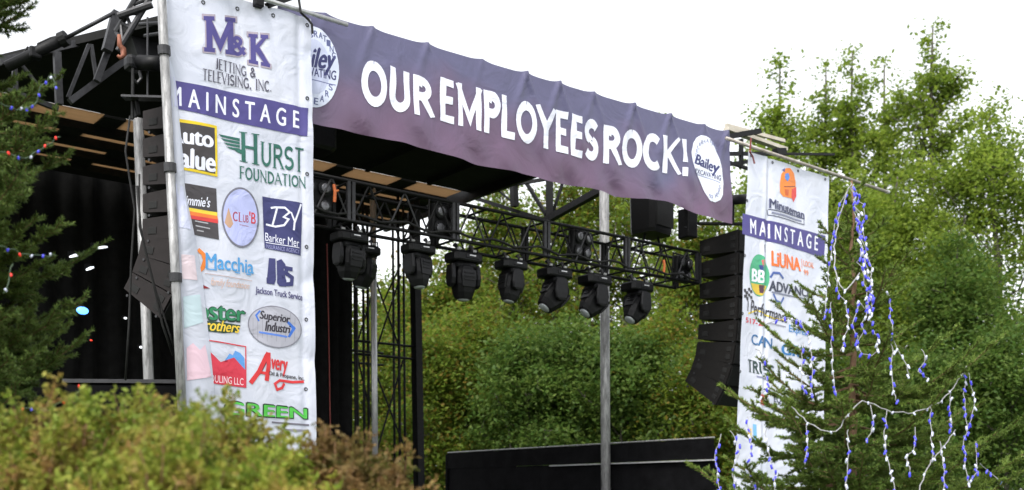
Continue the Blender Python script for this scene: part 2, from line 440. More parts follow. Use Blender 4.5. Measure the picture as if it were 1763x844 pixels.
# left roof wing frame, hydraulic ram, rigging arm
lf = sthing('roof_wing_frame', 'dark grey steel frame of slanting bars under the raised left roof edge', 'frame', (-.2, 1.5, 5))
for x0, y0, x1, y1, d, w in ((0, 106, 200, 60, 2.4, .07), (120, 175, 216, 104, 1.6, .06), (153, 77, 117, 168, 2.0, .035), (157, 77, 166, 136, 2.0, .035), (201, 22, 184, 88, 1.4, .09), (184, 92, 166, 140, 1.5, .06),
                             (38, 112, 68, 150, 2.6, .03), (98, 90, 102, 180, 2.3, .07), (25, 118, 27, 165, 2.6, .05), (0, 150, 100, 188, 2.5, .05), (224, 84, 284, 78, 1.9, .26)):
    build('bar', MB().bar(pt(x0, y0, d), pt(x1, y1, d), w), M['grey_steel'], lf)
hy = sthing('hydraulic_ram', 'black hydraulic cylinder with thin rod propping the raised left roof wing', 'ram', pt(10, 112, 2.1))
build('cylinder', MB().tube(pt(12, 115, 2.1), pt(113, 66, 1.7), .055, n=12).sm(), M['black_steel'], hy)
build('rod', MB().tube(pt(113, 66, 1.7), pt(197, 22, 1.35), .02, n=8).sm(), M['grey_steel'], hy)
build('collar', MB().tube(pt(104, 70, 1.74), pt(115, 65, 1.69), .075, n=12), M['black_steel'], hy)
build('hose', MB().path([pt(38, 95, 2.0), pt(48, 82, 1.98), pt(62, 88, 1.95), pt(66, 76, 1.9), pt(88, 66, 1.85), pt(106, 62, 1.8)], .014), M['cable'], hy)
build('valve_block', MB().box(pt(60, 92, 1.9), (.12, .1, .12), bev=.02), M['black_plastic'], hy)

ar = sthing('outrigger_truss', 'dark lattice outrigger arm slanting down behind the top of the left banner', 'truss', pt(240, 50, .7))
c0, c1 = (282, -42, .7), (203, 88, .9); e0, e1 = (246, -22, .8), (200, 55, 1.0)
def lp(a, b_, q): return pt(*[x + (y - x) * q for x, y in zip(a, b_)])
build('chord', MB().tube(lp(c0, c1, 0), lp(c0, c1, 1), .03), M['grey_steel'], ar)
build('chord', MB().tube(lp(e0, e1, 0), lp(e0, e1, 1), .03), M['grey_steel'], ar)
for i in range(5):
    build('brace', MB().tube(lp(c0, c1, i / 5 + .1), lp(e0, e1, i / 5 + .02), .018), M['grey_steel'], ar)
    build('brace', MB().tube(lp(c0, c1, i / 5 + .1), lp(e0, e1, i / 5 + .2), .018), M['grey_steel'], ar)
build('cross_beam', MB().tube(pt(204, 28, .9), pt(262, 8, .7), .035), M['grey_steel'], ar)
build('cross_beam', MB().tube(pt(240, 42, 1.1), pt(275, 40, .7), .02), M['grey_steel'], ar)
build('cross_beam', MB().tube(pt(250, 62, 1.1), pt(275, 58, .7), .02), M['grey_steel'], ar)
b = MB().path([pt(205, 60, .8), pt(206, 78, .8), pt(212, 84, .8), pt(213, 96, .8), pt(207, 100, .8), pt(202, 95, .8)], [.018, .025, .03, .03, .022, .012]).sm()
tag(build('rigging_hook', b, M['rust'], sthing('hook', 'rusty red rigging hook hanging from the left outrigger arm', 'hook', pt(205, 60, .8))))
ORI_T = sthing('chain_hoist', 'black electric chain hoist hanging sideways above the left speaker array', 'hoist', pt(240, 110, .5))
build('motor', MB().tube(pt(240, 108, .5), pt(278, 110, .3), .07, n=14).sm(), M['black_plastic'], ORI_T)
build('gear_case', MB().box(pt(230, 110, .55), (.16, .16, .14), bev=.04), M['dark_plastic'], ORI_T)
build('chain', MB().tube(pt(254, 30, .5), pt(254, 165, .5), .01), M['grey_steel'], ORI_T)
build('chain', MB().tube(pt(229, 118, .5), pt(228, 205, .5), .016), M['cable'], ORI_T)
build('lower_hook', MB().path([pt(240, 122, .5), pt(243, 135, .5), pt(236, 143, .5), pt(231, 138, .5)], .016), M['grey_steel'], ORI_T)

# right outrigger
ro = sthing('steel_outrigger', 'black steel outrigger bars with a beige beam above the right banner', 'frame', pt(1300, 250, .4))
build('beam', MB().bar(pt(1250, 222, .6), pt(1352, 258, .6), .10, .05), M['beige'], ro)
build('beam', MB().bar(pt(1250, 216, .8), pt(1350, 243, .8), .05, .05), M['beige'], ro)
for x0, y0, x1, y1, w in ((1250, 236, 1308, 226, .07), (1250, 265, 1352, 265, .05), (1350, 265, 1436, 266, .035), (1276, 240, 1276, 290, .05), (1250, 284, 1290, 278, .05), (1250, 278, 1292, 292, .04), (1334, 262, 1350, 262, .1)):
    build('bar', MB().bar(pt(x0, y0, .4), pt(x1, y1, .4), w), M['black_steel'], ro)
build('motor', MB().tube(pt(1255, 345, .35), pt(1292, 342, .35), .07, n=12).sm(), M['black_plastic'], ro)

# ------------------------------------------------------------------ prints on the banners
def arc(cx, cy, rx, ry, a0, a1, n=14):
    return [(cx + rx * math.cos(R(a0 + (a1 - a0) * i / n)), cy + ry * math.sin(R(a0 + (a1 - a0) * i / n))) for i in range(n + 1)]
# stroke alphabet: (points, weight, serifs at start/end as directions) ; unit cap height, x in cap heights
GL = {
 'A': (.8, [([(.06, 0), (.4, 1)], 't', 's'), ([(.74, 0), (.4, 1)], 'k', 's'), ([(.18, .33), (.62, .33)], 't', '')]),
 'C': (.74, [(arc(.42, .5, .34, .5, 48, 312, 18), 'k', '')]),
 'D': (.8, [([(.14, 0), (.14, 1)], 'k', 'se'), ([(.05, 1), (.3, 1)] + arc(.32, .5, .4, .5, 88, -88, 14) + [(.05, 0)], 'k', '')]),
 'E': (.6, [([(.12, 0), (.12, 1)], 'k', 'se'), ([(.12, 1), (.55, 1)], 't', ''), ([(.12, .52), (.5, .52)], 't', ''), ([(.12, 0), (.57, 0)], 't', '')]),
 'F': (.6, [([(.12, 0), (.12, 1)], 'k', 'se'), ([(.12, 1), (.55, 1)], 't', ''), ([(.12, .5), (.48, .5)], 't', '')]),
 'G': (.8, [(arc(.42, .5, .34, .5, 48, 300, 18) + [(.68, .12), (.68, .44)], 'k', ''), ([(.45, .44), (.74, .44)], 't', '')]),
 'H': (.82, [([(.14, 0), (.14, 1)], 'k', 'se'), ([(.68, 0), (.68, 1)], 'k', 'se'), ([(.14, .52), (.68, .52)], 't', '')]),
 'I': (.3, [([(.15, 0), (.15, 1)], 'k', 'se')]),
 'J': (.45, [([(.3, 1), (.3, .12)] + arc(.18, .12, .12, .14, 0, -110, 6), 'k', 's')]),
 'K': (.8, [([(.14, 0), (.14, 1)], 'k', 'se'), ([(.66, 1), (.16, .42)], 't', 's'), ([(.3, .56), (.7, 0)], 'k', 'e')]),
 'L': (.58, [([(.12, 0), (.12, 1)], 'k', 'se'), ([(.12, 0), (.56, 0)], 't', '')]),
 'M': (.98, [([(.12, 0), (.12, 1)], 't', 'se'), ([(.12, 1), (.49, .12), (.86, 1)], 'k', ''), ([(.86, 0), (.86, 1)], 'k', 'se')]),
 'N': (.82, [([(.12, 0), (.12, 1)], 't', 's'), ([(.12, 1), (.7, 0)], 'k', ''), ([(.7, 0), (.7, 1)], 't', 'e')]),
 'O': (.84, [(arc(.42, .5, .35, .5, 90, 450, 24), 'k', '')]),
 'P': (.66, [([(.12, 0), (.12, 1)], 'k', 'se'), ([(.12, 1), (.34, 1)] + arc(.34, .74, .25, .26, 90, -90, 10) + [(.12, .48)], 'k', '')]),
 'R': (.72, [([(.12, 0), (.12, 1)], 'k', 'se'), ([(.12, 1), (.34, 1)] + arc(.34, .75, .24, .25, 90, -90, 10) + [(.12, .5)], 'k', ''), ([(.36, .5), (.64, 0)], 'k', 'e')]),
 'S': (.62, [(arc(.32, .75, .24, .25, 30, 270, 12) + arc(.3, .25, .26, .25, 90, -150, 12), 'k', '')]),
 'T': (.66, [([(.33, 0), (.33, 1)], 'k', 's'), ([(.04, 1), (.62, 1)], 't', '')]),
 'U': (.8, [([(.14, 1), (.14, .34)] + arc(.4, .32, .26, .32, 180, 360, 12) + [(.66, 1)], 'k', 's')]),
 'V': (.76, [([(.06, 1), (.38, 0)], 'k', 's'), ([(.7, 1), (.38, 0)], 't', 's')]),
 'Y': (.72, [([(.06, 1), (.36, .46), (.66, 1)], 'k', ''), ([(.36, .46), (.36, 0)], 'k', 'e')]),
 '&': (.8, [([(.74, .02), (.3, .6)] + arc(.36, .78, .17, .2, 200, -20, 10) + [(.5, .66), (.2, .42)] + arc(.32, .24, .24, .24, 140, 340, 10) + [(.7, .46)], 'k', '')]),
 '!': (.34, [([(.17, 1), (.17, .34)], 'k', ''), ([(.17, .16), (.17, 0)], 'k', '')]),
 '.': (.3, [([(.12, .0), (.12, .12)], 'k', '')]), ',': (.3, [([(.14, .1), (.08, -.14)], 'k', '')]), ' ': (.35, []), "'": (.25, [([(.12, 1), (.1, .8)], 'k', '')]),
}
def ribbon(pts, w):
    n = len(pts); L = []; Rr = []
    for i in range(n):
        a = pts[max(i - 1, 0)]; c = pts[min(i + 1, n - 1)]
        if i in (0, n - 1) or True:
            def unit(p, q):
                l = math.hypot(q[0] - p[0], q[1] - p[1]) or 1e-9; return ((q[0] - p[0]) / l, (q[1] - p[1]) / l)
            if i == 0: d = unit(pts[0], pts[1]); k = 1
            elif i == n - 1: d = unit(pts[-2], pts[-1]); k = 1
            else:
                d0 = unit(a, pts[i]); d1 = unit(pts[i], c); dx, dy = d0[0] + d1[0], d0[1] + d1[1]
                l = math.hypot(dx, dy) or 1e-6; d = (dx / l, dy / l); k = min(1 / max(.3, d[0] * d1[0] + d[1] * d1[1]), 1.6)
        nx, ny = -d[1] * w / 2 * k, d[0] * w / 2 * k
        L.append((pts[i][0] + nx, pts[i][1] + ny)); Rr.append((pts[i][0] - nx, pts[i][1] - ny))
    return [[L[i], L[i + 1], Rr[i + 1], Rr[i]] for i in range(n - 1)]
def stroke_text(txt, thick, thin, serif, gap=.08, slab=None):
    """list of polygon groups (each group sits on its own hair-thin layer)"""
    x = 0; G = []
    for ch in txt:
        wd, ss = GL[ch]
        for pts, wt, sf in ss:
            w = thick if wt == 'k' else thin
            P = [[px + x, .5 + (py - .5) * (1 - w)] for px, py in pts]
            for e, nb in ((0, 1), (-1, -2)):                        # straight ends run to the cap line and base line
                y = pts[e][1]; dx, dy = P[e][0] - P[nb][0], P[e][1] - P[nb][1]
                if y in (0, 1) and abs(dy) > .3 * math.hypot(dx, dy) and abs(dy) > .12:
                    k = (y - P[e][1]) / dy * 1.25; P[e] = [P[e][0] + dx * k, P[e][1] + dy * k]
            rb_ = ribbon([tuple(q) for q in P], w)
            if ch != ',': rb_ = [[(q[0], min(1, max(0, q[1]))) for q in g] for g in rb_]
            G.append(rb_)
            P = [(px + x, py) for px, py in pts]
            if serif and sf:
                hs_ = slab or serif * .35
                for c, end in (('s', 0), ('e', -1)):
                    if c in sf:
                        q = P[end]; up = q[1] > .5
                        y0, y1 = (q[1] - hs_, q[1]) if up else (q[1], q[1] + hs_)
                        G.append([[(q[0] - w / 2 - serif, y0), (q[0] + w / 2 + serif, y0), (q[0] + w / 2 + serif, y1), (q[0] - w / 2 - serif, y1)]])
                if ch == 'U' and serif: q = (P[-1]); G.append([[(q[0] - w / 2 - serif, q[1] - hs_), (q[0] + w / 2 + serif, q[1] - hs_), (q[0] + w / 2 + serif, q[1]), (q[0] - w / 2 - serif, q[1])]])
        x += wd + gap
    return G
_fc = {}
def font_polys(txt, shear=0.0, spacing=1.0, offset=0.0):
    k = (txt, shear, spacing, offset)
    if k not in _fc:
        cu = bpy.data.curves.new('lettering', 'FONT'); cu.body = txt; cu.size = 1; cu.shear = shear; cu.space_character = spacing; cu.offset = offset; cu.resolution_u = 4
        o = bpy.data.objects.new('lettering', cu); C.objects.link(o)
        bpy.context.view_layer.update()
        me = o.evaluated_get(bpy.context.evaluated_depsgraph_get()).to_mesh()
        _fc[k] = [[(me.vertices[i].co.x, me.vertices[i].co.y) for i in q.vertices] for q in me.polygons]
        o.to_mesh_clear(); bpy.data.objects.remove(o); bpy.data.curves.remove(cu)
    return _fc[k]
PD = [0.0]                            # depth of the banner plane being lettered
def P2(px, py):
    s_ = S(px, PD[0]); return (s_, Zof(py, s_, PD[0]))

class Print:
    def __init__(self): self.items = []          # (poly list, layer, colour)
    def polys(self, P, layer, c): self.items.append((P, layer, c)); return self
    def area(self, pts, c, layer=1): return self.polys([[P2(*q) for q in pts]], layer, c)
    def ell(self, px, py, rx, ry, c, layer=1, n=32, tilt=0):
        pts = []
        for i in range(n):
            a = 6.2832 * i / n; x, y = rx * math.cos(a), ry * math.sin(a)
            pts.append((px + x, py + y + tilt * x))
        return self.area(pts, c, layer)
    def line(self, pts, w, c, layer=1):
        q = [P2(*a) for a in pts]; wm = w / F * depth(q[0][0], 0)
        for i, g in enumerate(ribbon(q, wm)): self.polys([g], layer + i * .03, c)
        return self
    def fit(self, G, box, layer, c, base=None):
        """G: groups of polygons; box: (xl, top_l, bot_l, xr) photo pixels, optional right top/bottom"""
        allp = [p for g in G for q in g for p in q]
        if not allp: return self
        x0, x1 = min(p[0] for p in allp), max(p[0] for p in allp); y0, y1 = min(p[1] for p in allp), max(p[1] for p in allp)
        xl, tl, bl, xr = box[:4]; a, t_ = P2(xl, tl); b_ = P2(xl, bl)[1]; e = P2(xr, tl)[0]
        if len(box) == 6: t2, b2 = P2(xr, box[4])[1], P2(xr, box[5])[1]
        else: t2, b2 = t_, b_
        def mp(p):
            u = (p[0] - x0) / (x1 - x0); w = (p[1] - y0) / (y1 - y0)
            return (a + (e - a) * u, (b_ + (t_ - b_) * w) * (1 - u) + (b2 + (t2 - b2) * w) * u)
        for i, g in enumerate(G): self.polys([[mp(p) for p in q] for q in g], layer + .02 * i, c)
        return self
    def text(self, txt, box, c, layer=2, bold=0, shear=0, spacing=1.0):
        P = font_polys(txt, shear, spacing); G = [P]
        for k in range(bold): G += [[[(x + (k + 1) * .022, y) for x, y in q] for q in P], [[(x - (k + 1) * .022, y) for x, y in q] for q in P], [[(x, y + (k + 1) * .016) for x, y in q] for q in P]]
        return self.fit(G, box, layer, c)
    def serif(self, txt, box, c, layer=2, thick=.13, thin=.06, serif=.09, gap=.06, slab=None):
        return self.fit(stroke_text(txt, thick, thin, serif, gap, slab), box, layer, c)
    def clip(self, s_cut, keep_right=True): self.cuts = getattr(self, 'cuts', []) + [(s_cut, keep_right)]; return self
    def bake(self, name, parent, disp, label=None, off=.005, step=.1):
        cols = []; bm = bmesh.new()
        for P, layer, c in self.items:
            if c not in cols: cols.append(c)
            for q in P:
                vs = [bm.verts.new((x, layer, z)) for x, z in q]
                try: f = bm.faces.new(vs); f.material_index = cols.index(c)
                except ValueError: pass
        big = [f for f in bm.faces if len(f.verts) > 4]
        if big: bmesh.ops.triangulate(bm, faces=big)
        for sc_, kr in getattr(self, 'cuts', []):
            bmesh.ops.bisect_plane(bm, geom=bm.verts[:] + bm.edges[:] + bm.faces[:], plane_co=(sc_, 0, 0), plane_no=(1, 0, 0), clear_inner=kr, clear_outer=not kr)
        if not bm.verts: bm.free(); return None
        xs = [v.co.x for v in bm.verts]; zs = [v.co.z for v in bm.verts]
        for ax, lo, hi in ((0, min(xs), max(xs)), (2, min(zs), max(zs))):
            q = math.ceil(lo / step) * step
            while q < hi:
                co = [0, 0, 0]; co[ax] = q; no = [0, 0, 0]; no[ax] = 1
                bmesh.ops.bisect_plane(bm, geom=bm.verts[:] + bm.edges[:] + bm.faces[:], plane_co=co, plane_no=no); q += step
        o_ = ORI[parent.name]
        for v in bm.verts:
            s_, lay, z_ = v.co
            v.co = (s_ - o_.x, disp(s_, z_) - off * .6 - .0011 * lay - o_.y, z_ - o_.z)
        for f in bm.faces:
            f.smooth = True
            if f.normal.y > 0: pass
        bm.normal_update()
        for f in bm.faces:
            if f.normal.y > 0: f.normal_flip()
        me = bpy.data.meshes.new(name); bm.to_mesh(me); bm.free()
        o = finish(me, name, [ink(c) for c in cols], parent)
        if label: o['label'] = label
        return o
def banner_sheet(name, parent, corners, disp, mat, nx, nz, zb=None, th=.003):
    """corners: tl,tr,br,bl in (s,z)"""
    tl, tr, br, bl = corners; v = []; o_ = ORI[parent.name]
    for j in range(nz + 1):
        w = j / nz
        for i in range(nx + 1):
            u = i / nx
            s_ = (tl[0] * (1 - u) + tr[0] * u) * (1 - w) + (bl[0] * (1 - u) + br[0] * u) * w
            z_ = (tl[1] * (1 - u) + tr[1] * u) * (1 - w) + (bl[1] * (1 - u) + br[1] * u) * w
            if zb: z_ += zb(s_, w)
            v.append((s_ - o_.x, disp(s_, z_) - o_.y, z_ - o_.z))
    f = []
    for j in range(nz):
        for i in range(nx):
            a = j * (nx + 1) + i; f.append((a, a + nx + 1, a + nx + 2, a + 1))
    me = bpy.data.meshes.new(name); me.from_pydata(v, [], f); me.update()
    me.polygons.foreach_set('use_smooth', [True] * len(me.polygons))
    return finish(me, name, mat, parent)

NAVY = (72, 66, 128); DNAVY = (52, 54, 104); BLK = (38, 36, 40); WHT = (228, 230, 244)
# ---- long purple banner
TIES = [S(x, .12) for x in (560, 640, 735, 830, 905, 962, 1022, 1090, 1152, 1212, 1250)]
def disp_main(s_, z_):
    h = 6.12 + .1 * max(0, (s_ - 1.5) / 6.3) - z_
    d = .12 + .025 * math.sin(s_ * 1.3 + 1) * h
    for i, t0 in enumerate(TIES):
        for k, sl in ((0, .55), (1, -.35)):
            a = .022 * (1 if i % 3 else .5) * (1.25 if i > 3 else .8) * (1 if k == 0 else .7)
            c = s_ - (t0 + sl * h); w = .028 + .085 * h
            d -= a * math.exp(-(c / w) ** 2) * math.exp(-h * 1.3) * (1.3 if h < .55 else 1)
    d += .008 * math.sin(9 * s_ + 6 * h) * h + .006 * math.sin(17 * (s_ - .7 * h)) * (h > 0) * min(1, h * 2)
    b_ = z_ - 5.0
    if b_ < .45:                                                    # drag folds along the lower hem
        d -= .018 * (1 - b_ / .45) * math.sin(6.3 * s_ + 9 * b_ + math.sin(2.1 * s_))
    return d
bn = sthing('slogan_banner', 'long purple vinyl banner across the stage top reading OUR EMPLOYEES ROCK!', 'banner', (4.5, .12, 5.0))
s_l, s_r = S(478, .12), S(1254, .12)
def hem(s_, w):
    q = -.015 * math.sin(s_ * 2.1) * w + .008 * math.sin(s_ * 5) * w * w
    q += .09 * math.exp(-((s_ - S(1140, .12)) / .5) ** 2) * w - .03 * math.exp(-((s_ - s_r) / .3) ** 2) * w
    for t0 in TIES: q += .02 * math.exp(-((s_ - t0) / .1) ** 2) * (1 - w)
    return q
banner_sheet('banner_sheet', bn, ((s_l, 6.12), (s_r, 6.22), (S(1260, .12), 4.99), (S(470, .12), 4.99)), disp_main, M['purple_vinyl'], 300, 44, hem)
PD[0] = .105
def slogan(txt, xl, tl, bl, xr, tr, br, th=.215, gp=.09):
    pr = Print(); pr.serif(txt, (xl, tl, bl, xr, tr, br), (226, 228, 242), 2, th, th * .78, 0, gp); pr.bake('lettering', bn, disp_main, off=.006, step=.05)
slogan('OUR', 622, 97, 180, 748, 140, 205); slogan('EMPLOYEES', 757, 133, 208, 1033, 208, 279, .22, .09); slogan('ROCK!', 1041, 214, 280, 1183, 240, 304, .22, .09)
def ring_text(pr, txt, cx, cy, rx, ry, a0, a1, h, c, layer=2.2):
    for i, ch in enumerate(txt):
        if ch == ' ': continue
        a = R(a0 + (a1 - a0) * i / max(1, len(txt) - 1)); px, py = cx + rx * math.cos(a), cy - ry * math.sin(a)
        pr.text(ch, (px - h * .32, py - h / 2, py + h / 2, px + h * .32), c, layer, 1)
pr = Print(); pr.ell(541, 114, 43, 69, (214, 220, 240), 1, 40, .22); pr.ell(541, 114, 28, 47, (196, 202, 228), 1.4, 36, .22)
ring_text(pr, 'CELEBRATING', 541, 114, 36, 57, 150, 20, 11, (90, 96, 140)); ring_text(pr, '50 YEARS', 541, 116, 36, 57, 215, 325, 11, (90, 96, 140))
pr.text('Bailey', (505, 78, 122, 579, 84, 132), DNAVY, 2, 2, .35); pr.text('EXCAVATING', (500, 110, 124, 579, 122, 138), DNAVY, 2.4, 1)
pr.line([(505, 130), (579, 146)], 1.6, (110, 115, 160), 2.2)
pr.bake('round_logo', bn, disp_main, 'pale round logo with script lettering at the left end', .007, .05)
pr = Print(); pr.area([(1191, 262), (1194, 246), (1200, 237), (1207, 233), (1215, 234), (1223, 240), (1230, 252), (1236, 270), (1241, 292), (1244, 318), (1243, 336), (1238, 345), (1230, 349), (1222, 346), (1214, 332), (1205, 312), (1197, 294), (1193, 278)], (226, 230, 243), 1)
pr.text('Bailey', (1195, 264, 287, 1237, 280, 308), DNAVY, 2, 2, .3); pr.text('EXCAVATING', (1197, 290, 298, 1240, 303, 312), DNAVY, 2.4, 1)
ring_text(pr, 'CELEBRATING', 1217, 275, 20, 33, 165, 35, 6, (130, 135, 170)); ring_text(pr, '50 YEARS', 1226, 305, 14, 34, 250, 330, 6, (130, 135, 170))
pr.line([(1199, 300), (1239, 315)], 1.2, (120, 124, 165), 2.2)
pr.bake('round_logo', bn, disp_main, 'dented oval logo with script lettering at the right end', .007, .05)
build('top_pipe', MB().tube((s_l, .17, 6.03), (s_r, .17, 6.13), .022), M['grey_steel'], bn)

PD[0] = 0.0
# ---- left banner
ZB = 1.3
FOLD = [(283, 40), (291, 100), (302, 140), (318, 330), (348, 480), (366, 662), (374, 780), (378, 850)]
def disp_left(s_, z_):
    d = .010 * math.sin(5 * s_ + .8 * z_) + .007 * math.sin(11 * s_ - 2.2 * z_) + .006 * math.sin(6.5 * z_ + 3 * s_)
    x = s_ - S(520, 0) + .02 * (z_ - 4)
    d += .016 * math.exp(-(x / .04) ** 2)
    d += .012 * math.exp(-((s_ - .55 - .2 * (6 - z_)) / .05) ** 2) * math.exp(-(6 - z_) * .9) + .012 * math.exp(-((s_ - .95 - .15 * (6 - z_)) / .05) ** 2) * math.exp(-(6 - z_) * 1.1)
    for zz, k in ((5.65, 1), (5.0, -1), (3.4, 1), (2.6, -1)):      # short dents along the right hem
        d += .018 * math.exp(-((z_ - zz - k * .6 * (s_ - 1.4)) / .09) ** 2) * math.exp(-((s_ - 1.42) / .14) ** 2)
    return d
lb = sthing('sponsor_banner', 'tall white sponsor banner on the left with its left side curled over', 'banner', (.6, 0, ZB), 'tall white sponsor banners flanking the stage')
P = P2
banner_sheet('banner_sheet', lb, (P(284, -40), P(535, 33), (S(546, 0), ZB), (S(318, 0), ZB)), disp_left, M['white_vinyl'], 170, 200)
# curled flap: the reverse of the left side, ghost prints showing through
fl = MB(); nr = 60
def xi(tab, y):
    for (x0, y0), (x1, y1) in zip(tab, tab[1:]):
        if y <= y1 or (x1, y1) == tab[-1]: return x0 + (x1 - x0) * (y - y0) / (y1 - y0)
def edges(y): return xi([(282, -40), (312, 650), (322, 900)], y), xi([(280, -40)] + FOLD + [(380, 900)], y)
def bulge_at(u, w): return .05 * math.sin(math.pi * (.15 + .85 * min(1, max(0, u)))) * min(1, w / 30) + .012
def disp_flap(s_, z_):
    px, py = CX + F * W(s_, 0, 0)[0] / W(s_, 0, 0)[1], HOR - (z_ - CAM_Z) / depth(s_, 0) * F
    x0, xe = edges(py)
    return disp_left(s_, z_) - bulge_at((px - x0) / max(1, xe - x0), xe - x0) - .004 * math.sin(z_ * 9)
fv = []
for j in range(nr + 1):
    y = -36 + (900 + 36) * j / nr; x0, xe = edges(y)
    for i in range(7):
        s_, z_ = P(x0 + (xe - x0) * i / 6, y); fv.append((s_, disp_flap(s_, z_), z_))
ff = [(j * 7 + i, (j + 1) * 7 + i, (j + 1) * 7 + i + 1, j * 7 + i + 1) for j in range(nr) for i in range(6)]
fl.add(fv, ff).sm(); fl_o = build('curled_flap', fl, M['white_vinyl'], lb)
for lb_, ps, c in (('pale lavender strip', [(289, 132), (298, 134), (304, 186), (293, 184)], (196, 198, 226)), ('pale lavender patch', [(300, 318), (313, 324), (325, 398), (304, 394)], (200, 204, 228)),
                   ('pale pink patch', [(308, 440), (332, 442), (337, 484), (311, 482)], (228, 210, 218)), ('pale teal patch', [(312, 512), (342, 508), (347, 556), (314, 566)], (192, 212, 220)),
                   ('pale pink peaks', [(318, 600), (328, 592), (340, 604), (350, 594), (361, 650), (319, 656)], (228, 196, 210))):
    pr = Print(); pr.area(ps, c); pr.bake('faint_print', lb, disp_flap, lb_ + ' showing through the curled vinyl', .004, .05)
def L(label, *fs):
    pr = Print()
    for f in fs: f(pr)
    pr.bake('printed_logo', lb, disp_left, label, .006, .03)
L('navy slab letters over two lines of grey capitals',
  lambda p: p.serif('M', (347, 24, 92, 410, 27, 98), (160, 150, 162), 1.0, .25, .25, .09, slab=.15),
  lambda p: p.serif('M', (350, 28, 90, 407, 30, 95), NAVY, 1.6, .22, .2, .08, slab=.12),
  lambda p: p.serif('&', (396, 55, 97, 427, 62, 99), (160, 150, 162), 1.0, .24, .2, 0), lambda p: p.serif('&', (398, 58, 95, 425, 64, 97), NAVY, 1.6, .18, .15, 0),
  lambda p: p.serif('K', (426, 53, 111, 468, 58, 120), (160, 150, 162), 1.0, .27, .2, .1, slab=.15), lambda p: p.serif('K', (429, 57, 108, 465, 61, 117), NAVY, 1.6, .24, .17, .09, slab=.12),
  lambda p: p.serif('JETTING &', (371, 101, 120, 440, 117, 135), (78, 76, 92), 2, .15, .07, .07), lambda p: p.serif('TELEVISING, INC.', (348, 119, 140, 466, 141, 161), (78, 76, 92), 2, .15, .07, .07))
L('navy strip with wide white capitals',
  lambda p: p.area([(298, 138), (415, 162), (530, 187), (527, 236), (415, 212), (300, 187)], NAVY, 1),
  lambda p: p.text('MAINSTAGE', (292, 146, 180, 515, 192, 222), WHT, 2, 1, 0, 1.7))
L('black square with yellow border and white lower-case words',
  lambda p: p.area([(300, 204), (373, 217), (374, 305), (308, 292)], (218, 190, 30), 1), lambda p: p.area([(300, 210), (369, 221), (370, 300), (308, 287)], (60, 56, 58), 1.6),
  lambda p: p.text('Auto', (285, 215, 244, 367, 226, 256), WHT, 2.2, 2), lambda p: p.text('Value', (283, 250, 284, 371, 263, 298), WHT, 2.2, 2))
G1 = (38, 96, 84)
L('green winged capital with serif words', lambda p: p.serif('H', (412, 226, 278, 447, 231, 285), G1, 2, .17, .09, .09),
  lambda p: p.serif('URST', (449, 243, 285, 522, 256, 297), G1, 2, .14, .08, .07), lambda p: p.serif('FOUNDATION', (411, 286, 308, 526, 305, 325), G1, 2, .15, .08, .07),
  *[(lambda p, k=k: p.area([(376 + 4 * k, 231 + 7 * k), (413, 238 + 6 * k), (413, 242.5 + 6 * k), (381 + 5 * k, 235.5 + 7 * k)], G1, 1 + .1 * k)) for k in range(4)],
  lambda p: p.area([(400, 255), (417, 258), (417, 266), (408, 262)], G1, 1.8))
L('dark panel with white script over yellow, orange and red stripes', lambda p: p.area([(312, 315), (372, 325), (376, 413), (320, 402)], (66, 62, 66), 1),
  lambda p: p.text('Jimmie\'s', (312, 335, 358, 362, 340, 363), WHT, 2, 1, .3), lambda p: p.area([(318, 357), (374, 366), (374, 372), (319, 363)], (226, 200, 60), 1.6), lambda p: p.area([(319, 363), (374, 372), (375, 378), (320, 370)], (226, 120, 50), 1.7),
  lambda p: p.area([(320, 370), (375, 378), (375, 385), (321, 376)], (206, 60, 60), 1.8), lambda p: p.line([(335, 381), (358, 385)], 2, (170, 170, 176), 2), lambda p: p.line([(336, 389), (361, 394)], 2, (170, 170, 176), 2), lambda p: p.line([(338, 397), (350, 399)], 2, (170, 170, 176), 2))
L('lavender oval with small tree and serif letters', lambda p: p.ell(414, 375, 33, 52, (112, 112, 126), 1, 40, .1), lambda p: p.ell(414, 375, 30, 48.5, (178, 184, 228), 1.6, 40, .1),
  lambda p: p.area([(393, 358), (401, 386), (396, 387), (396, 393), (392, 392), (392, 386), (386, 384)], (186, 150, 124), 2), lambda p: p.serif('CL', (400, 364, 381, 417, 367, 383), (160, 74, 96), 2.2, .16, .08, .08),
  lambda p: p.text('UB', (418, 370, 383, 428, 371, 384), (160, 74, 96), 2.2, 1), lambda p: p.text("'B", (429, 364, 384, 441, 366, 386), (196, 60, 70), 2.2, 1), lambda p: p.line([(412, 387), (428, 390)], 1.6, (160, 130, 160), 2.2))
L('navy square with white brush script and white words', lambda p: p.area([(452, 338), (520, 350), (519, 440), (457, 427)], DNAVY, 1),
  lambda p: p.line([(459, 386), (475, 390), (489, 388), (496, 378), (488, 374), (498, 366), (490, 358), (474, 357), (467, 358)], 3.4, WHT, 2), lambda p: p.line([(477, 359), (470, 388)], 3.4, WHT, 2.6), lambda p: p.line([(505, 397), (506, 384), (518, 352)], 3.4, WHT, 2.8), lambda p: p.line([(500, 366), (507, 384)], 3.0, WHT, 2.7),
  lambda p: p.text('Barker Mer', (458, 400, 414, 515, 412, 426), WHT, 2), lambda p: p.line([(459, 417), (516, 427)], 1.2, WHT, 2), lambda p: p.text('INSURANCE AGENCY', (459, 420, 427, 516, 430, 437), (150, 152, 196), 2))
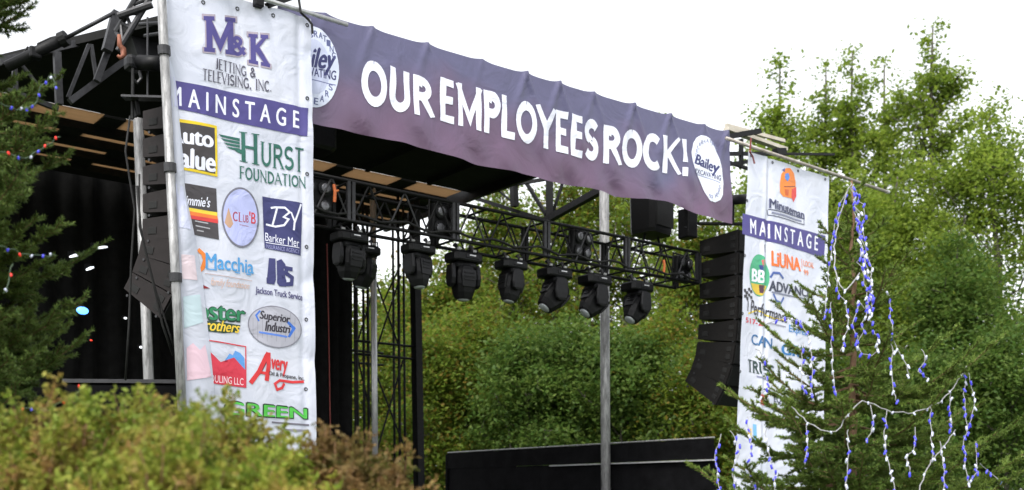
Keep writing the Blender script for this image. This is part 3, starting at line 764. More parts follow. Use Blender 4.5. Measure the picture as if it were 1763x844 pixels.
L('orange sun crescent with sky blue serif word', lambda p: p.line([(340, 430), (349, 438), (352, 449), (348, 462), (341, 468)], 7, (226, 128, 50), 1),
  lambda p: p.text('Macchia', (353, 435, 462, 437, 448, 472), (76, 150, 208), 2, 1), *[(lambda p, x=x: p.line([(x, 463 + (x - 353) * .13), (x + 9, 464.5 + (x - 353) * .13)], 2, (76, 150, 208), 2.6)) for x in (354, 363, 403, 423)],
  lambda p: p.line([(352, 471), (434, 484)], 1.2, (190, 170, 170), 2), lambda p: p.text('family foundation', (362, 478, 496, 429, 487, 502), (214, 178, 160), 2, 0, .3), lambda p: p.area([(348, 490), (361, 497), (350, 497)], (140, 30, 40), 1))
L('bold navy interlocked letters over a line of words', lambda p: p.area([(464, 444), (475, 445), (475, 482), (472, 490), (459, 488), (459, 478), (464, 477)], DNAVY, 1), lambda p: p.area([(477, 449), (485, 446), (485, 455), (492, 456), (492, 463), (485, 462), (485, 483), (493, 485), (492, 494), (481, 493), (477, 488)], DNAVY, 1),
  lambda p: p.line([(504, 464), (494, 462), (492, 470), (503, 478), (502, 489), (490, 490)], 7, DNAVY, 1.4), lambda p: p.text('Jackson Truck Service', (440, 493, 508, 522, 506, 521), (64, 60, 110), 2, 1))
L('green block word over yellow script with dark outline', lambda p: p.text('Foster', (316, 508, 552, 424, 526, 556), (26, 56, 44), 1, 2, 0, .95), lambda p: p.text('Foster', (320, 511, 550, 422, 529, 553), (42, 128, 86), 1.6, 1, 0, .95),
  lambda p: p.area([(350, 552), (385, 556), (414, 560), (410, 572), (384, 574), (350, 570)], (30, 60, 40), 1.4), lambda p: p.text('Brothers', (340, 548, 568, 413, 556, 574), (230, 196, 60), 2.4, 1, .35))
L('grey oval with bold black and blue words', lambda p: p.ell(474, 563, 47, 36, (130, 130, 142), 1, 40, .12), lambda p: p.ell(474, 563, 45, 34, (172, 172, 184), 1.5, 40, .12), lambda p: p.text('Superior', (447, 534, 553, 500, 543, 561), (50, 46, 56), 2.2, 2, .2), lambda p: p.text('Industri', (456, 552, 570, 501, 560, 574), (50, 46, 56), 2.2, 2, .2),
  lambda p: p.line([(448, 535), (441, 543), (446, 553)], 3, (60, 110, 200), 2), lambda p: p.area([(497, 553), (510, 565), (500, 581), (496, 580), (503, 566), (494, 556)], (60, 110, 200), 2), lambda p: p.line([(446, 572), (495, 580)], 3.4, (90, 130, 214), 2),
  *[(lambda p, k=k: p.line([(436 + 8 * k, 547 - 4 * (k % 3)), (436 + 8 * k, 582 + 6 * (k % 2))], .8, (140, 140, 152), 1.7)) for k in range(10)])
L('red framed square of red peaks before blue peaks', lambda p: p.line([(355, 586), (423, 597), (422, 668)], 2, (206, 50, 66), 1.2), lambda p: p.area([(385, 622), (394, 609), (400, 612), (404, 604), (413, 608), (420, 616), (421, 640), (386, 636)], (90, 150, 216), 1.4),
  lambda p: p.area([(356, 602), (368, 614), (378, 624), (386, 636), (402, 616), (422, 638), (422, 668), (360, 660)], (206, 54, 74), 2), lambda p: p.text('MOULING LLC', (352, 644, 657, 418, 652, 664), (240, 220, 228), 2.6))
L('red brush script with a sweeping underline', lambda p: p.line([(430, 660), (445, 640), (458, 614), (462, 608)], 8, (206, 48, 52), 1), lambda p: p.line([(462, 607), (462, 630), (458, 656)], 8, (206, 48, 52), 1.7), lambda p: p.line([(432, 660), (449, 640), (465, 610)], 3, (60, 40, 44), .6), lambda p: p.line([(442, 640), (461, 644)], 5, (206, 48, 52), 2.2),
  lambda p: p.text('very', (467, 617, 643, 497, 622, 650), (206, 48, 52), 2, 2, .2), lambda p: p.text('Oil & Propane, Inc.', (462, 639, 648, 526, 648, 657), BLK, 2.6, 1), lambda p: p.line([(525, 657), (505, 658), (482, 655), (473, 661), (477, 671), (486, 668), (490, 660)], 4.5, (206, 48, 52), 2))
L('bright green outlined capitals half behind the bush', lambda p: p.text('GREEN', (384, 688, 716, 531, 702, 723), (30, 60, 40), 1, 2), lambda p: p.text('GREEN', (388, 691, 714, 529, 704, 721), (84, 190, 76), 1.7, 1), lambda p: p.line([(468, 727), (532, 732)], 3, (110, 108, 120), 1), lambda p: p.line([(490, 740), (532, 742)], 4, (140, 138, 150), 1))

# top pipe of left banner and its rope
bp_ = sthing('banner_pipe', 'silver crossbar carrying the top edge of the left banner', 'pipe', P(440, 0)[:1] + (-.04, 5.98), 'crossbars of the sponsor banners')
build('tube', MB().tube((S(284, -.04), -.04, 6.02), (S(598, -.04), -.04, 6.02), .022, n=10).sm(), M['alu'], bp_)
build('lashing', MB().path([pt(514, -4, -.06), pt(518, 22, -.07), pt(530, 33, -.06), pt(537, 42, -.07), pt(538, 58, -.06)], .012), M['cable'], bp_)
build('clamp', MB().box(pt(445, 5, -.02), (.09, .08, .08), bev=.01), M['black_steel'], bp_)
build('clamp', MB().bar(pt(460, 10, .0), pt(530, -14, .3), .05), M['black_steel'], bp_)

# ---- right banner
def disp_right(s_, z_):
    d = .012 * math.sin(4.4 * s_ + .7 * z_) + .007 * math.sin(10 * s_ - 1.6 * z_) + .005 * math.sin(7 * z_ + 2 * s_)
    x = s_ - S(1322, 0) - .03 * (z_ - 5)
    return d + .03 * math.exp(-(x / .05) ** 2) - .02 * math.exp(-((x + .07) / .05) ** 2)
rb = sthing('sponsor_banner', 'tall white sponsor banner on the right, half behind the decorated young spruce', 'banner', (9, 0, ZB), 'tall white sponsor banners flanking the stage')
banner_sheet('banner_sheet', rb, (P(1290, 261), P(1427, 306), (S(1417, 0), ZB), (S(1262, 0), ZB)), disp_right, M['white_vinyl'], 170, 160)
def Rl(label, *fs):
    pr = Print()
    for f in fs: f(pr)
    pr.bake('printed_logo', rb, disp_right, label, .006, .03)
OR = (226, 128, 50)
Rl('orange rounded emblem over an outlined serif word', lambda p: p.area([(1341, 318), (1344, 300), (1352, 290), (1360, 290), (1367, 298), (1371, 314), (1371, 330), (1364, 342), (1346, 339), (1341, 332)], OR, 1), lambda p: p.area([(1363, 326), (1372, 322), (1372, 338), (1366, 348), (1362, 340)], (206, 64, 60), 1.5),
  lambda p: p.area([(1350, 300), (1356, 298), (1359, 306), (1355, 313), (1350, 308)], (84, 130, 206), 1.6), lambda p: p.area([(1345, 293), (1350, 290), (1350, 297)], (70, 80, 140), 1.6), lambda p: p.line([(1348, 322), (1370, 321)], 1.6, (120, 60, 40), 1.9), lambda p: p.area([(1349, 326), (1357, 327), (1356, 338), (1350, 337)], (190, 90, 40), 1.6),
  lambda p: p.text('Minuteman', (1325, 341, 358, 1385, 363, 378), (92, 98, 128), 2, 2), lambda p: p.text('Minuteman', (1326, 343, 357, 1384, 364, 377), (58, 60, 84), 2.5),
  lambda p: p.line([(1324, 360), (1384, 377), (1384, 387), (1324, 370), (1323, 361)], 1.4, (60, 64, 90), 2), lambda p: p.line([(1328, 366), (1380, 381)], 3, (126, 130, 154), 2))
Rl('navy strip with wide white capitals', lambda p: p.area([(1280, 367), (1350, 387), (1421, 406), (1419, 444), (1350, 423), (1278, 403)], NAVY, 1), lambda p: p.text('MAINSTAGE', (1292, 376, 402, 1409, 407, 432), WHT, 2, 1, 0, 1.7))
Rl('orange slab word with small capitals', lambda p: p.text('LiUNA', (1327, 431, 458, 1378, 445, 468), (228, 110, 44), 2, 2), lambda p: p.line([(1380, 446), (1380, 462)], 1.2, (228, 110, 44), 2), lambda p: p.text('LOCAL', (1383, 448, 458, 1403, 453, 462), (228, 130, 84), 2, 1), lambda p: p.text('99', (1383, 464, 473, 1392, 466, 475), (228, 130, 84), 2, 1))
Rl('green, red and yellow disc with white letters', lambda p: p.ell(1308, 474, 17, 36, (70, 160, 120), 1, 36, .2), lambda p: p.area([(1294, 487), (1322, 492), (1320, 503), (1312, 509), (1303, 506), (1297, 498)], (206, 176, 60), 1.5), lambda p: p.area([(1311, 448), (1316, 447), (1318, 458), (1313, 460)], (206, 90, 100), 1.6), lambda p: p.area([(1307, 456), (1319, 458), (1319, 468), (1310, 466)], (50, 70, 130), 1.7),
  lambda p: p.text('BB', (1295, 462, 484, 1317, 466, 488), WHT, 2.2, 2), lambda p: p.area([(1308, 490), (1317, 492), (1316, 506), (1309, 504)], (80, 50, 60), 2), lambda p: p.area([(1315, 422), (1319, 420), (1320, 436), (1316, 434)], (60, 62, 80), 1))
Rl('bold dark word across a blue ring', lambda p: p.line([(1326, 478), (1330, 470), (1340, 471), (1347, 480)], 4, (72, 96, 160), 1), lambda p: p.line([(1331, 506), (1336, 518), (1344, 522), (1349, 512)], 4, (72, 96, 160), 1), lambda p: p.text('ADVANCE', (1324, 482, 501, 1396, 499, 513), (62, 66, 84), 2, 2), lambda p: p.line([(1328, 503), (1395, 517)], 2.4, (120, 124, 146), 2))
Rl('black italic word with checkered flag, yellow swoosh and red numbers', lambda p: p.text('Performance', (1292, 514, 540, 1355, 539, 557), (50, 50, 58), 2, 1, .3), lambda p: p.line([(1288, 540), (1305, 534), (1330, 548), (1352, 552)], 2.6, (222, 196, 70), 1), lambda p: p.line([(1283, 500), (1288, 520), (1287, 536)], 2.4, (40, 40, 46), 1),
  *[(lambda p, i=i, j=j: p.area([(1280 + 4 * i, 498 + 5 * j - i), (1284 + 4 * i, 497 + 5 * j - i), (1285 + 4 * i, 502 + 5 * j - i), (1281 + 4 * i, 503 + 5 * j - i)], (44, 44, 50), 1)) for i in range(4) for j in range(4) if (i + j) % 2 == 0], lambda p: p.text('517-28', (1283, 546, 555, 1318, 554, 563), (200, 50, 70), 2, 1), lambda p: p.line([(1322, 556), (1352, 563)], 2, (150, 150, 166), 2))
Rl('small light blue lower-case word', lambda p: p.text('Express', (1357, 559, 575, 1392, 568, 583), (70, 130, 190), 2, 1))
Rl('blue capitals crossed by spruce twigs', lambda p: p.text('CAN', (1295, 574, 592, 1329, 583, 601), (50, 100, 150), 2, 1), lambda p: p.text('GRID', (1345, 590, 610, 1396, 602, 620), (52, 116, 176), 2, 2))
Rl('dark green serif capitals crossed by spruce twigs', lambda p: p.serif('TRUSS', (1288, 618, 640, 1334, 630, 650), (40, 62, 60), 2, .2, .1, .1), lambda p: p.line([(1303, 648), (1330, 655)], 3, (130, 132, 160), 2))
Rl('red initials with small black capitals', lambda p: p.text('IT', (1308, 678, 696, 1322, 681, 699), (200, 50, 70), 2, 2), lambda p: p.text('EQUIP AGENT', (1333, 681, 694, 1391, 692, 705), (54, 58, 84), 2, 1), lambda p: p.line([(1330, 704), (1372, 712)], 3, (96, 98, 124), 2), lambda p: p.area([(1287, 738), (1293, 738), (1293, 754), (1287, 753)], (220, 186, 60), 1), lambda p: p.area([(1296, 730), (1302, 731), (1302, 762), (1296, 760)], (110, 170, 210), 1))
bp2 = sthing('banner_pipe', 'brownish silver crossbar carrying the top edge of the right banner', 'pipe', (S(1400, -.04), -.04, 5.98), 'crossbars of the sponsor banners')
zp = 6.0
build('tube', MB().tube((S(1250, -.04), -.04, zp + .06), (S(1527, -.04), -.04, zp + .0), .024, n=10).sm(), M['rusty_pole'], bp2)
build('lashing', MB().path([pt(1293, 238, -.06), pt(1291, 262, -.07), pt(1296, 270, -.06), pt(1299, 282, -.06)], .012), M['red_cable'], bp2)
build('end_cap', MB().tube((S(1527, -.04), -.04, zp), (S(1530, -.04), -.04, zp), .03), M['alu'], bp2)

def grommets(parent, disp, pts):
    for px, py in pts:
        s_, z_ = P2(px, py); d_ = disp(s_, z_)
        build('grommet', MB().path([(s_ + .016 * math.cos(a * .785), d_ - .004, z_ + .016 * math.sin(a * .785)) for a in range(9)], .005, 5), M['grey_steel'], parent)
grommets(lb, disp_left, [(528, y) for y in (44, 170, 300, 425, 550, 670)] + [(350, 4), (410, 14), (470, 27)])
grommets(rb, disp_right, [(1294, 268), (1330, 280), (1375, 294), (1420, 309), (1287, 345), (1282, 440), (1277, 540), (1272, 640)])
# ------------------------------------------------------------------ speaker arrays
ORD = ['topmost', 'second', 'third', 'fourth', 'fifth', 'sixth', 'seventh', 'eighth', 'ninth']
def make_cabinet(h, dep, wd, mat):
    o = thing('line_array_speaker', '', 'speaker')
    hr = h * .66
    side = [(0, 0), (dep, -(h - hr) / 2), (dep, -(h + hr) / 2), (0, -h + .012)]
    b = MB().prism(side, 0, 0, wd); build('cabinet', b, M[mat], o)
    build('grille', MB().box((wd / 2, -.009, -h / 2), (wd - .04, .014, h - .05)), M['grille'], o)
    for y0, y1, zc, hh in ((dep - .17, dep - .07, -h * .6, .07), (.05, .13, -h * .34, .065), (.05, .13, -h * .68, .065)):
        build('handle_recess', MB().box((.0, (y0 + y1) / 2, zc), (.012, y1 - y0, hh), bev=.004), M['recess'], o)
    for y in (.04, dep - .08): build('rigging_pin', MB().tube((-.01, y, -h + .008), (.02, y, -h + .008), .014), M['grey_steel'], o)
    return o
def array(org, h, dep, wd, mat, angles, where, group, yaw=0):
    """org: front top edge (s,d,z) of the left side"""
    proto = make_cabinet(h, dep, wd, mat)
    p = Vector(W(*org)); rz = RZ + R(yaw); back = Vector((-math.sin(rz), math.cos(rz), 0))
    for i, a in enumerate(angles):
        c = proto if i == 0 else copy_tree(proto)
        c.location = p; c.rotation_euler = (Matrix.Rotation(rz, 3, 'Z') @ Matrix.Rotation(R(a), 3, 'X')).to_euler()
        tag(c, ('lowest' if i == len(angles) - 1 else ORD[i] + ' from the top' if i else 'topmost') + ' cabinet of ' + where, 'speaker', group)
        p = p + back * h * math.sin(R(a)) - Vector((0, 0, h * math.cos(R(a))))
array((S(324, .42), .42, Zof(172, S(324, .42), .42)), .272, .53, .8, 'cabinet_brown', [0, 0, 0, 0, 3, 14, 24, 33], 'the left brown speaker column beside the leaning pole', 'cabinets of the left speaker column', 32)
array((S(1271, .3), .3, Zof(392, 8.1, .3)), .318, .66, .8, 'cabinet_black', [0, 0, 1, 2, 5, 11, 22, 32], 'the right black speaker column beside the spruce', 'cabinets of the right speaker column', 6)
fb = sthing('fly_bar', 'drilled steel fly bar over the left brown speaker column', 'rigging', pt(240, 168, .4))
build('plate', MB().bar(pt(212, 168, .5), pt(282, 170, .25), .11, .02), M['grey_steel'], fb)
for k in range(7): build('hole', MB().disc(Vector(pt(218 + 9 * k, 168.5 + .2 * k, .47 - .03 * k)) + Vector((-.03, -.03, 0)), (-.8, -.6, 0), .012), M['recess'], fb)
build('link_plate', MB().bar(pt(232, 172, .5), pt(236, 200, .5), .12, .03), M['black_steel'], fb)
fb = sthing('fly_bar', 'black fly bar on top of the right black speaker column', 'rigging', pt(1240, 385, .5))
build('plate', MB().bar(pt(1200, 385, .9), pt(1284, 386, .2), .1, .03), M['black_steel'], fb)
build('link', MB().tube(pt(1262, 350, .4), pt(1262, 385, .4), .02), M['black_steel'], fb)
def loose(name, pts, r, mat, label, cat='cable'):
    o = build(name, MB().path(pts, r).sm(), M[mat], off=(0, 0, 0)); o.location = W(0, 0, 0); o.rotation_euler = (0, 0, RZ); return tag(o, label, cat)
loose('cable', [pt(224, 200, .2), pt(216, 260, .2), pt(222, 300, .2), pt(232, 360, .15), pt(226, 450, .15), pt(222, 560, .15), pt(216, 655, .15)], .01, 'cable', 'thin black cable trailing straight down past the left speaker column')
loose('cable', [pt(236, 320, .1), pt(243, 400, .1), pt(262, 480, .1), pt(280, 560, .1), pt(298, 612, .08)], .011, 'cable', 'thick black cable looping across the left speaker column to the pole')
loose('cable', [pt(240, 300, .1), pt(240, 390, .1), pt(268, 500, .1), pt(292, 575, .08), pt(300, 600, .08)], .009, 'cable', 'second black cable slanting beside the thick one to the leaning pole')

# ------------------------------------------------------------------ lighting truss
TR0, TR1 = .82, 1.26
zt1, zt0 = Zof(440, S(1190, 1.0), 1.0), 0
sA, sB2 = .9, S(1186, 1.0)
zt0 = zt1 - .44
tr = sthing('lighting_truss', 'long black box truss carrying the stage lights below the purple banner', 'truss', (sA, 1.0, zt0))
for d in (TR0, TR1):
    for z_ in (zt0, zt1): build('chord', MB().tube((sA, d, z_), (sB2, d, z_), .022, n=8).sm(), M['black_steel'], tr)
n = 15; ds = (sB2 - sA) / n
for i in range(n + 1):
    s_ = sA + ds * i
    for d in (TR0, TR1):
        if i % 3 == 0:
            for q in (-.03, .03): build('post', MB().bar((s_ + q, d, zt0), (s_ + q, d, zt1), .04), M['grey_steel'] if d == TR0 else M['black_steel'], tr)
        if i < n:
            for (za, zb_, f0, f1) in ((zt0, zt1, .04, .5), (zt1, zt0, .5, .96)):
                build('brace', MB().tube((s_ + ds * f0, d, za), (s_ + ds * f1, d, zb_), .011, n=6), M['black_steel'] if d == TR1 or i % 2 else M['grey_steel'], tr)
    for z_ in (zt0, zt1): build('spreader', MB().tube((s_, TR0, z_), (s_, TR1, z_), .014, n=6), M['black_steel'], tr)
loose('cable', [(sA + (sB2 - sA) * k / 40, TR0 - .03 + .03 * math.sin(k), zt0 + .06 + .03 * math.sin(k * 1.7)) for k in range(41)], .016, 'cable', 'black cable bundle lying along the lower rail of the lighting truss')

def octo(w, h, z, c=.3, y=0):
    a, b_ = w / 2, h / 2; k = c * min(a, b_)
    return [(a, y - b_ + k, z), (a, y + b_ - k, z), (a - k, y + b_, z), (-a + k, y + b_, z), (-a, y + b_ - k, z), (-a, y - b_ + k, z), (-a + k, y - b_, z), (a - k, y - b_, z)]
def moving_head(yaw, tilt, sc, label, s_, d_=TR0 + .22):
    o = thing('moving_head_light', label, 'stage light', W(s_, d_, zt0 - .02), RZ, 'moving head lights under the truss'); o.scale = (sc,) * 3
    build('base', MB().loft([octo(.44, .30, -.20), octo(.46, .32, -.18), octo(.46, .32, -.10), octo(.4, .26, -.075)]), M['black_plastic'], o)
    build('display', MB().box((.03, -.162, -.135), (.2, .012, .055), bev=.005), M['dark_plastic'], o)
    build('label_plate', MB().box((.03, -.17, -.125), (.1, .006, .015)), M['alu'], o)
    for x in (-.13, .13):
        build('clamp', MB().path([(x, -.05, -.075), (x, -.03, -.02), (x, 0, .03), (x, .035, .02)], .024).sm(), M['grey_steel'], o)
        build('wing_nut', MB().box((x, -.075, -.04), (.05, .03, .035), bev=.008), M['alu'], o)
    build('power_cable', MB().path([(.2, .1, -.14), (.29, .12, -.2), (.33, .12, -.08), (.3, .1, .05), (.24, .08, .03)], .011).sm(), M['cable'], o)
    build('safety_wire', MB().path([(-.06, .05, -.08), (-.02, .12, .0), (.04, .14, .06), (.09, .08, -.02), (.08, .03, -.08)], .006), M['grey_steel'], o)
    ry = Matrix.Rotation(R(yaw), 4, 'Z')
    b = MB().loft([octo(.32, .18, -.275), octo(.34, .2, -.25), octo(.3, .18, -.205)])
    for x in (-1, 1):
        rings = []
        for z_, w, dp in ((-.235, .05, .16), (-.30, .062, .19), (-.42, .066, .21), (-.50, .06, .17), (-.53, .045, .1)):
            rings.append([(q[0] + x * .185, q[1], q[2]) for q in octo(w, dp, z_, .5)])
        b.loft(rings)
    b.xf(ry); build('yoke', b, M['dark_plastic'], o)
    piv = Matrix.Translation((0, 0, -.43)) @ Matrix.Rotation(R(tilt), 4, 'X'); mt = ry @ piv
    b = MB().loft([octo(.15, .16, .20, .4), octo(.22, .24, .17, .4), octo(.27, .30, .08, .4), octo(.27, .31, -.06, .4), octo(.25, .27, -.17, .5), octo(.21, .22, -.245, .6), octo(.19, .2, -.25, .6)]).xf(mt)
    hd = build('head', b, M['black_plastic'], o)
    for y in (-1, 1):
        build('head_cover', MB().loft([[(q[0], q[1] + y * .15, q[2]) for q in octo(.2, .03, .12, .4)], [(q[0], q[1] + y * .155, q[2]) for q in octo(.22, .04, .03, .4)], [(q[0], q[1] + y * .15, q[2]) for q in octo(.19, .03, -.1, .4)]]).xf(mt), M['dark_plastic'], hd)
        for k in range(3): build('cooling_fin', MB().box((0, y * .176, .08 - .045 * k), (.15, .012, .015)).xf(mt), M['dark_plastic'], hd)
    b = MB(); rr = [[(.085 * q * math.cos(6.2832 * j / 20), .085 * q * math.sin(6.2832 * j / 20), -.252 - e) for j in range(20)] for q, e in ((1, 0), (.95, .012), (.6, .024), (.2, .028))]
    b.loft(rr).sm().xf(mt); build('lens', b, M['lens'], hd)
    build('lens_ring', MB().loft([[(.1 * math.cos(6.2832 * j / 20), .1 * math.sin(6.2832 * j / 20), z_) for j in range(20)] for z_ in (-.246, -.256)]).xf(mt), M['dark_plastic'], hd)
    return o
HEADS = [(601, 8, 4, .84, 'moving head light pointing down nearest the left banner'), (720, 14, -6, .82, 'moving head light hanging straight down in front of the wide dark scaffold post'),
         (798, -8, 2, .92, 'moving head light pointing down, third from the left, large and facing forward'), (880, -95, -10, .84, 'small slim moving head light pointing down in the middle of the truss'),
         (955, -100, -41, .94, 'tilted moving head light between the slim one and the pole'), (1024, -98, -42, .94, 'tilted moving head light hanging in front of the round silver pole'), (1097, -92, -36, .93, 'tilted moving head light with bright lens, last before the right end of the truss')]
for px, yw, tl, sc, lb_ in HEADS: moving_head(yw, tl, sc, lb_, S(px, 1.04))
moving_head(40, 10, .8, 'moving head light hidden in shadow on the rear rail beside the silver upright', S(626, 1.5), 1.5)

def blinder(s_, d_, z_, yaw, tilt, sc, label):
    o = thing('blinder_light', label, 'stage light', W(s_, d_, z_), RZ + R(yaw), 'four lamp blinder lights in the truss'); o.scale = (sc,) * 3
    rx = Matrix.Rotation(R(tilt), 4, 'X')
    build('housing', MB().box((0, .06, 0), (.4, .12, .4), bev=.02).xf(rx), M['black_plastic'], o)
    build('bracket', MB().path([(-.22, .06, 0), (-.22, .06, .24), (.22, .06, .24), (.22, .06, 0)], .015), M['black_steel'], o)
    for x in (-.1, .1):
        for z in (-.1, .1):
            lp_ = build('lamp', MB().loft([[(x + q * math.cos(6.2832 * j / 18), y, z + q * math.sin(6.2832 * j / 18)) for j in range(18)] for q, y in ((.085, 0), (.09, -.03), (.075, -.035))]).xf(rx), M['dark_plastic'], o)
            build('reflector', MB().loft([[(x + q * math.cos(6.2832 * j / 18), y, z + q * math.sin(6.2832 * j / 18)) for j in range(18)] for q, y in ((.062, -.037), (.04, -.039), (.015, -.040))]).sm().xf(rx), M['reflector'], lp_)
    return o
zc = (zt0 + zt1) / 2
blinder(S(545, .95), .95, zc + .02, -4, 6, .95, 'four-lamp blinder light in the truss, half hidden by the left banner')
blinder(S(768, .95), .95, zc + .02, 2, 8, .95, 'four-lamp blinder light inside the truss between the second and third hanging lights')
blinder(S(1003, .95), .95, zc + .05, 10, 8, .95, 'four-lamp blinder light inside the truss just left of the round silver pole')
blinder(S(1178, .95), .95, zc - .02, 10, 8, .9, 'four-lamp blinder light closing the right end of the truss')
sf = sthing('safety_strap', 'orange strap tied around the truss near the left banner', 'strap', pt(576, 330, TR0 - .03))
build('band', MB().path([pt(575, 318, TR0 - .03), pt(577, 332, TR0 - .04), pt(576, 348, TR0 - .03)], .018), M['orange'], sf)
build('loose_end', MB().path([pt(577, 330, TR0 - .04), pt(583, 328, TR0 - .05)], .012), M['orange'], sf)
sf = sthing('safety_strap', 'orange strap tied around the truss near its right end', 'strap', pt(1143, 460, TR0 - .03))
build('band', MB().path([pt(1143, 448, TR0 - .03), pt(1144, 458, TR0 - .04), pt(1143, 470, TR0 - .03)], .018), M['orange'], sf)
build('loose_end', MB().path([pt(1144, 470, TR0 - .04), pt(1146, 486, TR0 - .03)], .012), M['cable'], sf)

# speakers about the truss
sp_ = thing('loudspeaker', 'black loudspeaker on bracket legs above the truss, right of the pole', 'speaker', W(S(1121, 1.3), 1.3, zt1), RZ + R(8))
def zz(py): return Zof(py, S(1121, 1.3), 1.3) - zt1
build('cabinet', MB().loft([octo(.5, .42, zz(406), .3), octo(.52, .44, zz(400), .3), octo(.54, .46, zz(344), .3), octo(.5, .42, zz(338), .3)]), M['black_plastic'], sp_)
build('grille', MB().box((.03, -.225, zz(371)), (.4, .02, .4), bev=.01), M['grille'], sp_)
for x in (-.14, .16): build('leg', MB().tube((x, 0, zz(404)), (x * 1.7, 0, .01), .018), M['black_steel'], sp_)
sp_ = sthing('speaker_column', 'small black box hanging under the right end of the purple banner', 'speaker', pt(1184, 412, .9))
build('cabinet', MB().box(pt(1184, 386, .9), (.19, .22, .42), bev=.02), M['black_plastic'], sp_)
build('bracket', MB().path([pt(1180, 362, .9), pt(1178, 345, .7), pt(1200, 340, .4)], .02), M['black_steel'], sp_)
build('badge', MB().box(pt(1180, 391, .78), (.05, .01, .012)), M['grey_steel'], sp_)
sp_ = sthing('roof_speaker', 'dark grey box hanging under the roof right beside the left banner', 'speaker', pt(548, 236, 1.2))
c = pt(546, 238, 1.2)
build('cabinet', MB().loft([octo(.30, .3, c[2] - .16, .4), octo(.36, .34, c[2] - .12, .3), octo(.36, .34, c[2] + .2, .3)]).xf(Matrix.Translation((c[0], c[1], 0))), M['dark_plastic'], sp_)
build('hanger', MB().tube((c[0], c[1], c[2] + .2), (c[0], c[1], 6.09), .02), M['black_steel'], sp_)

# lamps, and white reflections made as glows, inside the dark stage
def small_lamp(px, py, d, r, mat, label, name='stage_lamp', body=True):
    o = sthing(name, label, 'stage light', pt(px, py, d)); c = Vector(pt(px, py, d))
    if body: build('housing', MB().tube(c + Vector((0, .02, 0)), c + Vector((.05, .24, .05)), r * 1.15, n=12).sm(), M['black_plastic'], o)
    dr = Vector((-.25, -.95, -.15)).normalized()
    build('lens', MB().sphere(c, r, 12, 8, (1.25, .5, .8)).sm(), M[mat], o)
    return o
small_lamp(142, 535, 4.6, .062, 'cyan_lamp', 'glowing blue stage lamp in the dark behind the left spruce')
small_lamp(157, 586, 4.9, .013, 'red_lamp', 'tiny red indicator lamp below the glowing blue lamp')
small_lamp(216, 548, 4.9, .018, 'white_lamp_glint', 'tiny white lamp just under the lowest left speaker cabinet')
small_lamp(243, 598, 4.9, .02, 'white_lamp_glint', 'tiny white lamp beside the grey steel leg')
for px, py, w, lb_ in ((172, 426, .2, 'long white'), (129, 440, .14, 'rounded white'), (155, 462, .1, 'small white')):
    o = sthing('reflection_glow', lb_ + ' glow standing in for a reflection in the dark stage right of the left spruce', 'stage light', pt(px, py, 5.4)); c = pt(px, py, 5.4)
    build('glow_streak', MB().path([(c[0] - w / 2, c[1], c[2] - .03), (c[0], c[1], c[2]), (c[0] + w / 2, c[1], c[2] + .02)], [.012, .022, .012]).sm(), M['white_lamp_glint'], o)  # emissive streak imitates a white reflection, no lamp there
    build('housing', MB().box((c[0], c[1] + .06, c[2] + .03), (w, .05, .06)), M['black_plastic'], o)  # dark backing added behind the glow, not a lamp housing
#@@PLANTS
# ------------------------------------------------------------------ plants
M['leaf_wood'] = leaf_mat('leaf_wood', [(0.13, 0.205, 0.029), (0.173, 0.245, 0.036), (0.103, 0.178, 0.033), (0.208, 0.256, 0.039), (0.147, 0.226, 0.026), (0.242, 0.178, 0.039)], 0.6)
M['leaf_right'] = leaf_mat('leaf_right', [(0.199, 0.293, 0.044), (0.256, 0.335, 0.047), (0.152, 0.237, 0.041), (0.302, 0.367, 0.07), (0.21, 0.301, 0.047)], 0.6)
M['leaf_dark'] = leaf_mat('leaf_dark', [(0.082, 0.159, 0.035), (0.113, 0.19, 0.041), (0.092, 0.148, 0.031), (0.143, 0.21, 0.047)], 0.55)
M['leaf_far'] = leaf_mat('leaf_far', [(0.086, 0.149, 0.039), (0.114, 0.172, 0.046), (0.1, 0.14, 0.039)], 0.55)
M['spruce'] = leaf_mat('spruce', [(0.073, 0.119, 0.029), (0.102, 0.165, 0.037), (0.088, 0.129, 0.029), (0.142, 0.202, 0.047)], .15)
M['spruce_young'] = leaf_mat('spruce_young', [(0.104, 0.17, 0.037), (0.145, 0.218, 0.045), (0.116, 0.183, 0.034), (0.196, 0.263, 0.057)], .2)
def shrub_mat(name, stops, trans=.45):
    """foliage whose colour changes from shoot to shoot: green, yellow-green and rust patches of growth"""
    m = leaf_mat(name, [(.8, .8, .8), (1.25, 1.25, 1.2), (.95, 1.0, .9), (1.1, 1.0, 1.0)], trans); t = m.node_tree
    tc = N(t, 'ShaderNodeTexCoord'); n = N(t, 'ShaderNodeTexNoise', Scale=5.5, Detail=4.0, Roughness=.7); t.links.new(tc.outputs['Object'], n.inputs['Vector'])
    mx = N(t, 'ShaderNodeMix', data_type='RGBA', blend_type='MULTIPLY'); mx.inputs[0].default_value = 1
    p = t.nodes['Principled BSDF']; src = p.inputs['Base Color'].links[0].from_socket
    tr = [q for q in t.nodes if q.type == 'BSDF_TRANSLUCENT'][0]
    t.links.new(src, mx.inputs[6]); t.links.new(ramp(t, n.outputs[0], stops), mx.inputs[7])
    t.links.new(mx.outputs[2], p.inputs['Base Color']); t.links.new(mx.outputs[2], tr.inputs[0])
    return m
M['shrub_tip'] = shrub_mat('shrub_tip', [(.32, (.13, .21, .03)), (.44, (.29, .36, .06)), (.55, (.39, .36, .08)), (.66, (.40, .23, .10))])
M['shrub_brown'] = shrub_mat('shrub_brown', [(.34, (.11, .12, .03)), (.46, (.22, .15, .06)), (.56, (.30, .18, .085)), (.68, (.2, .2, .05))])
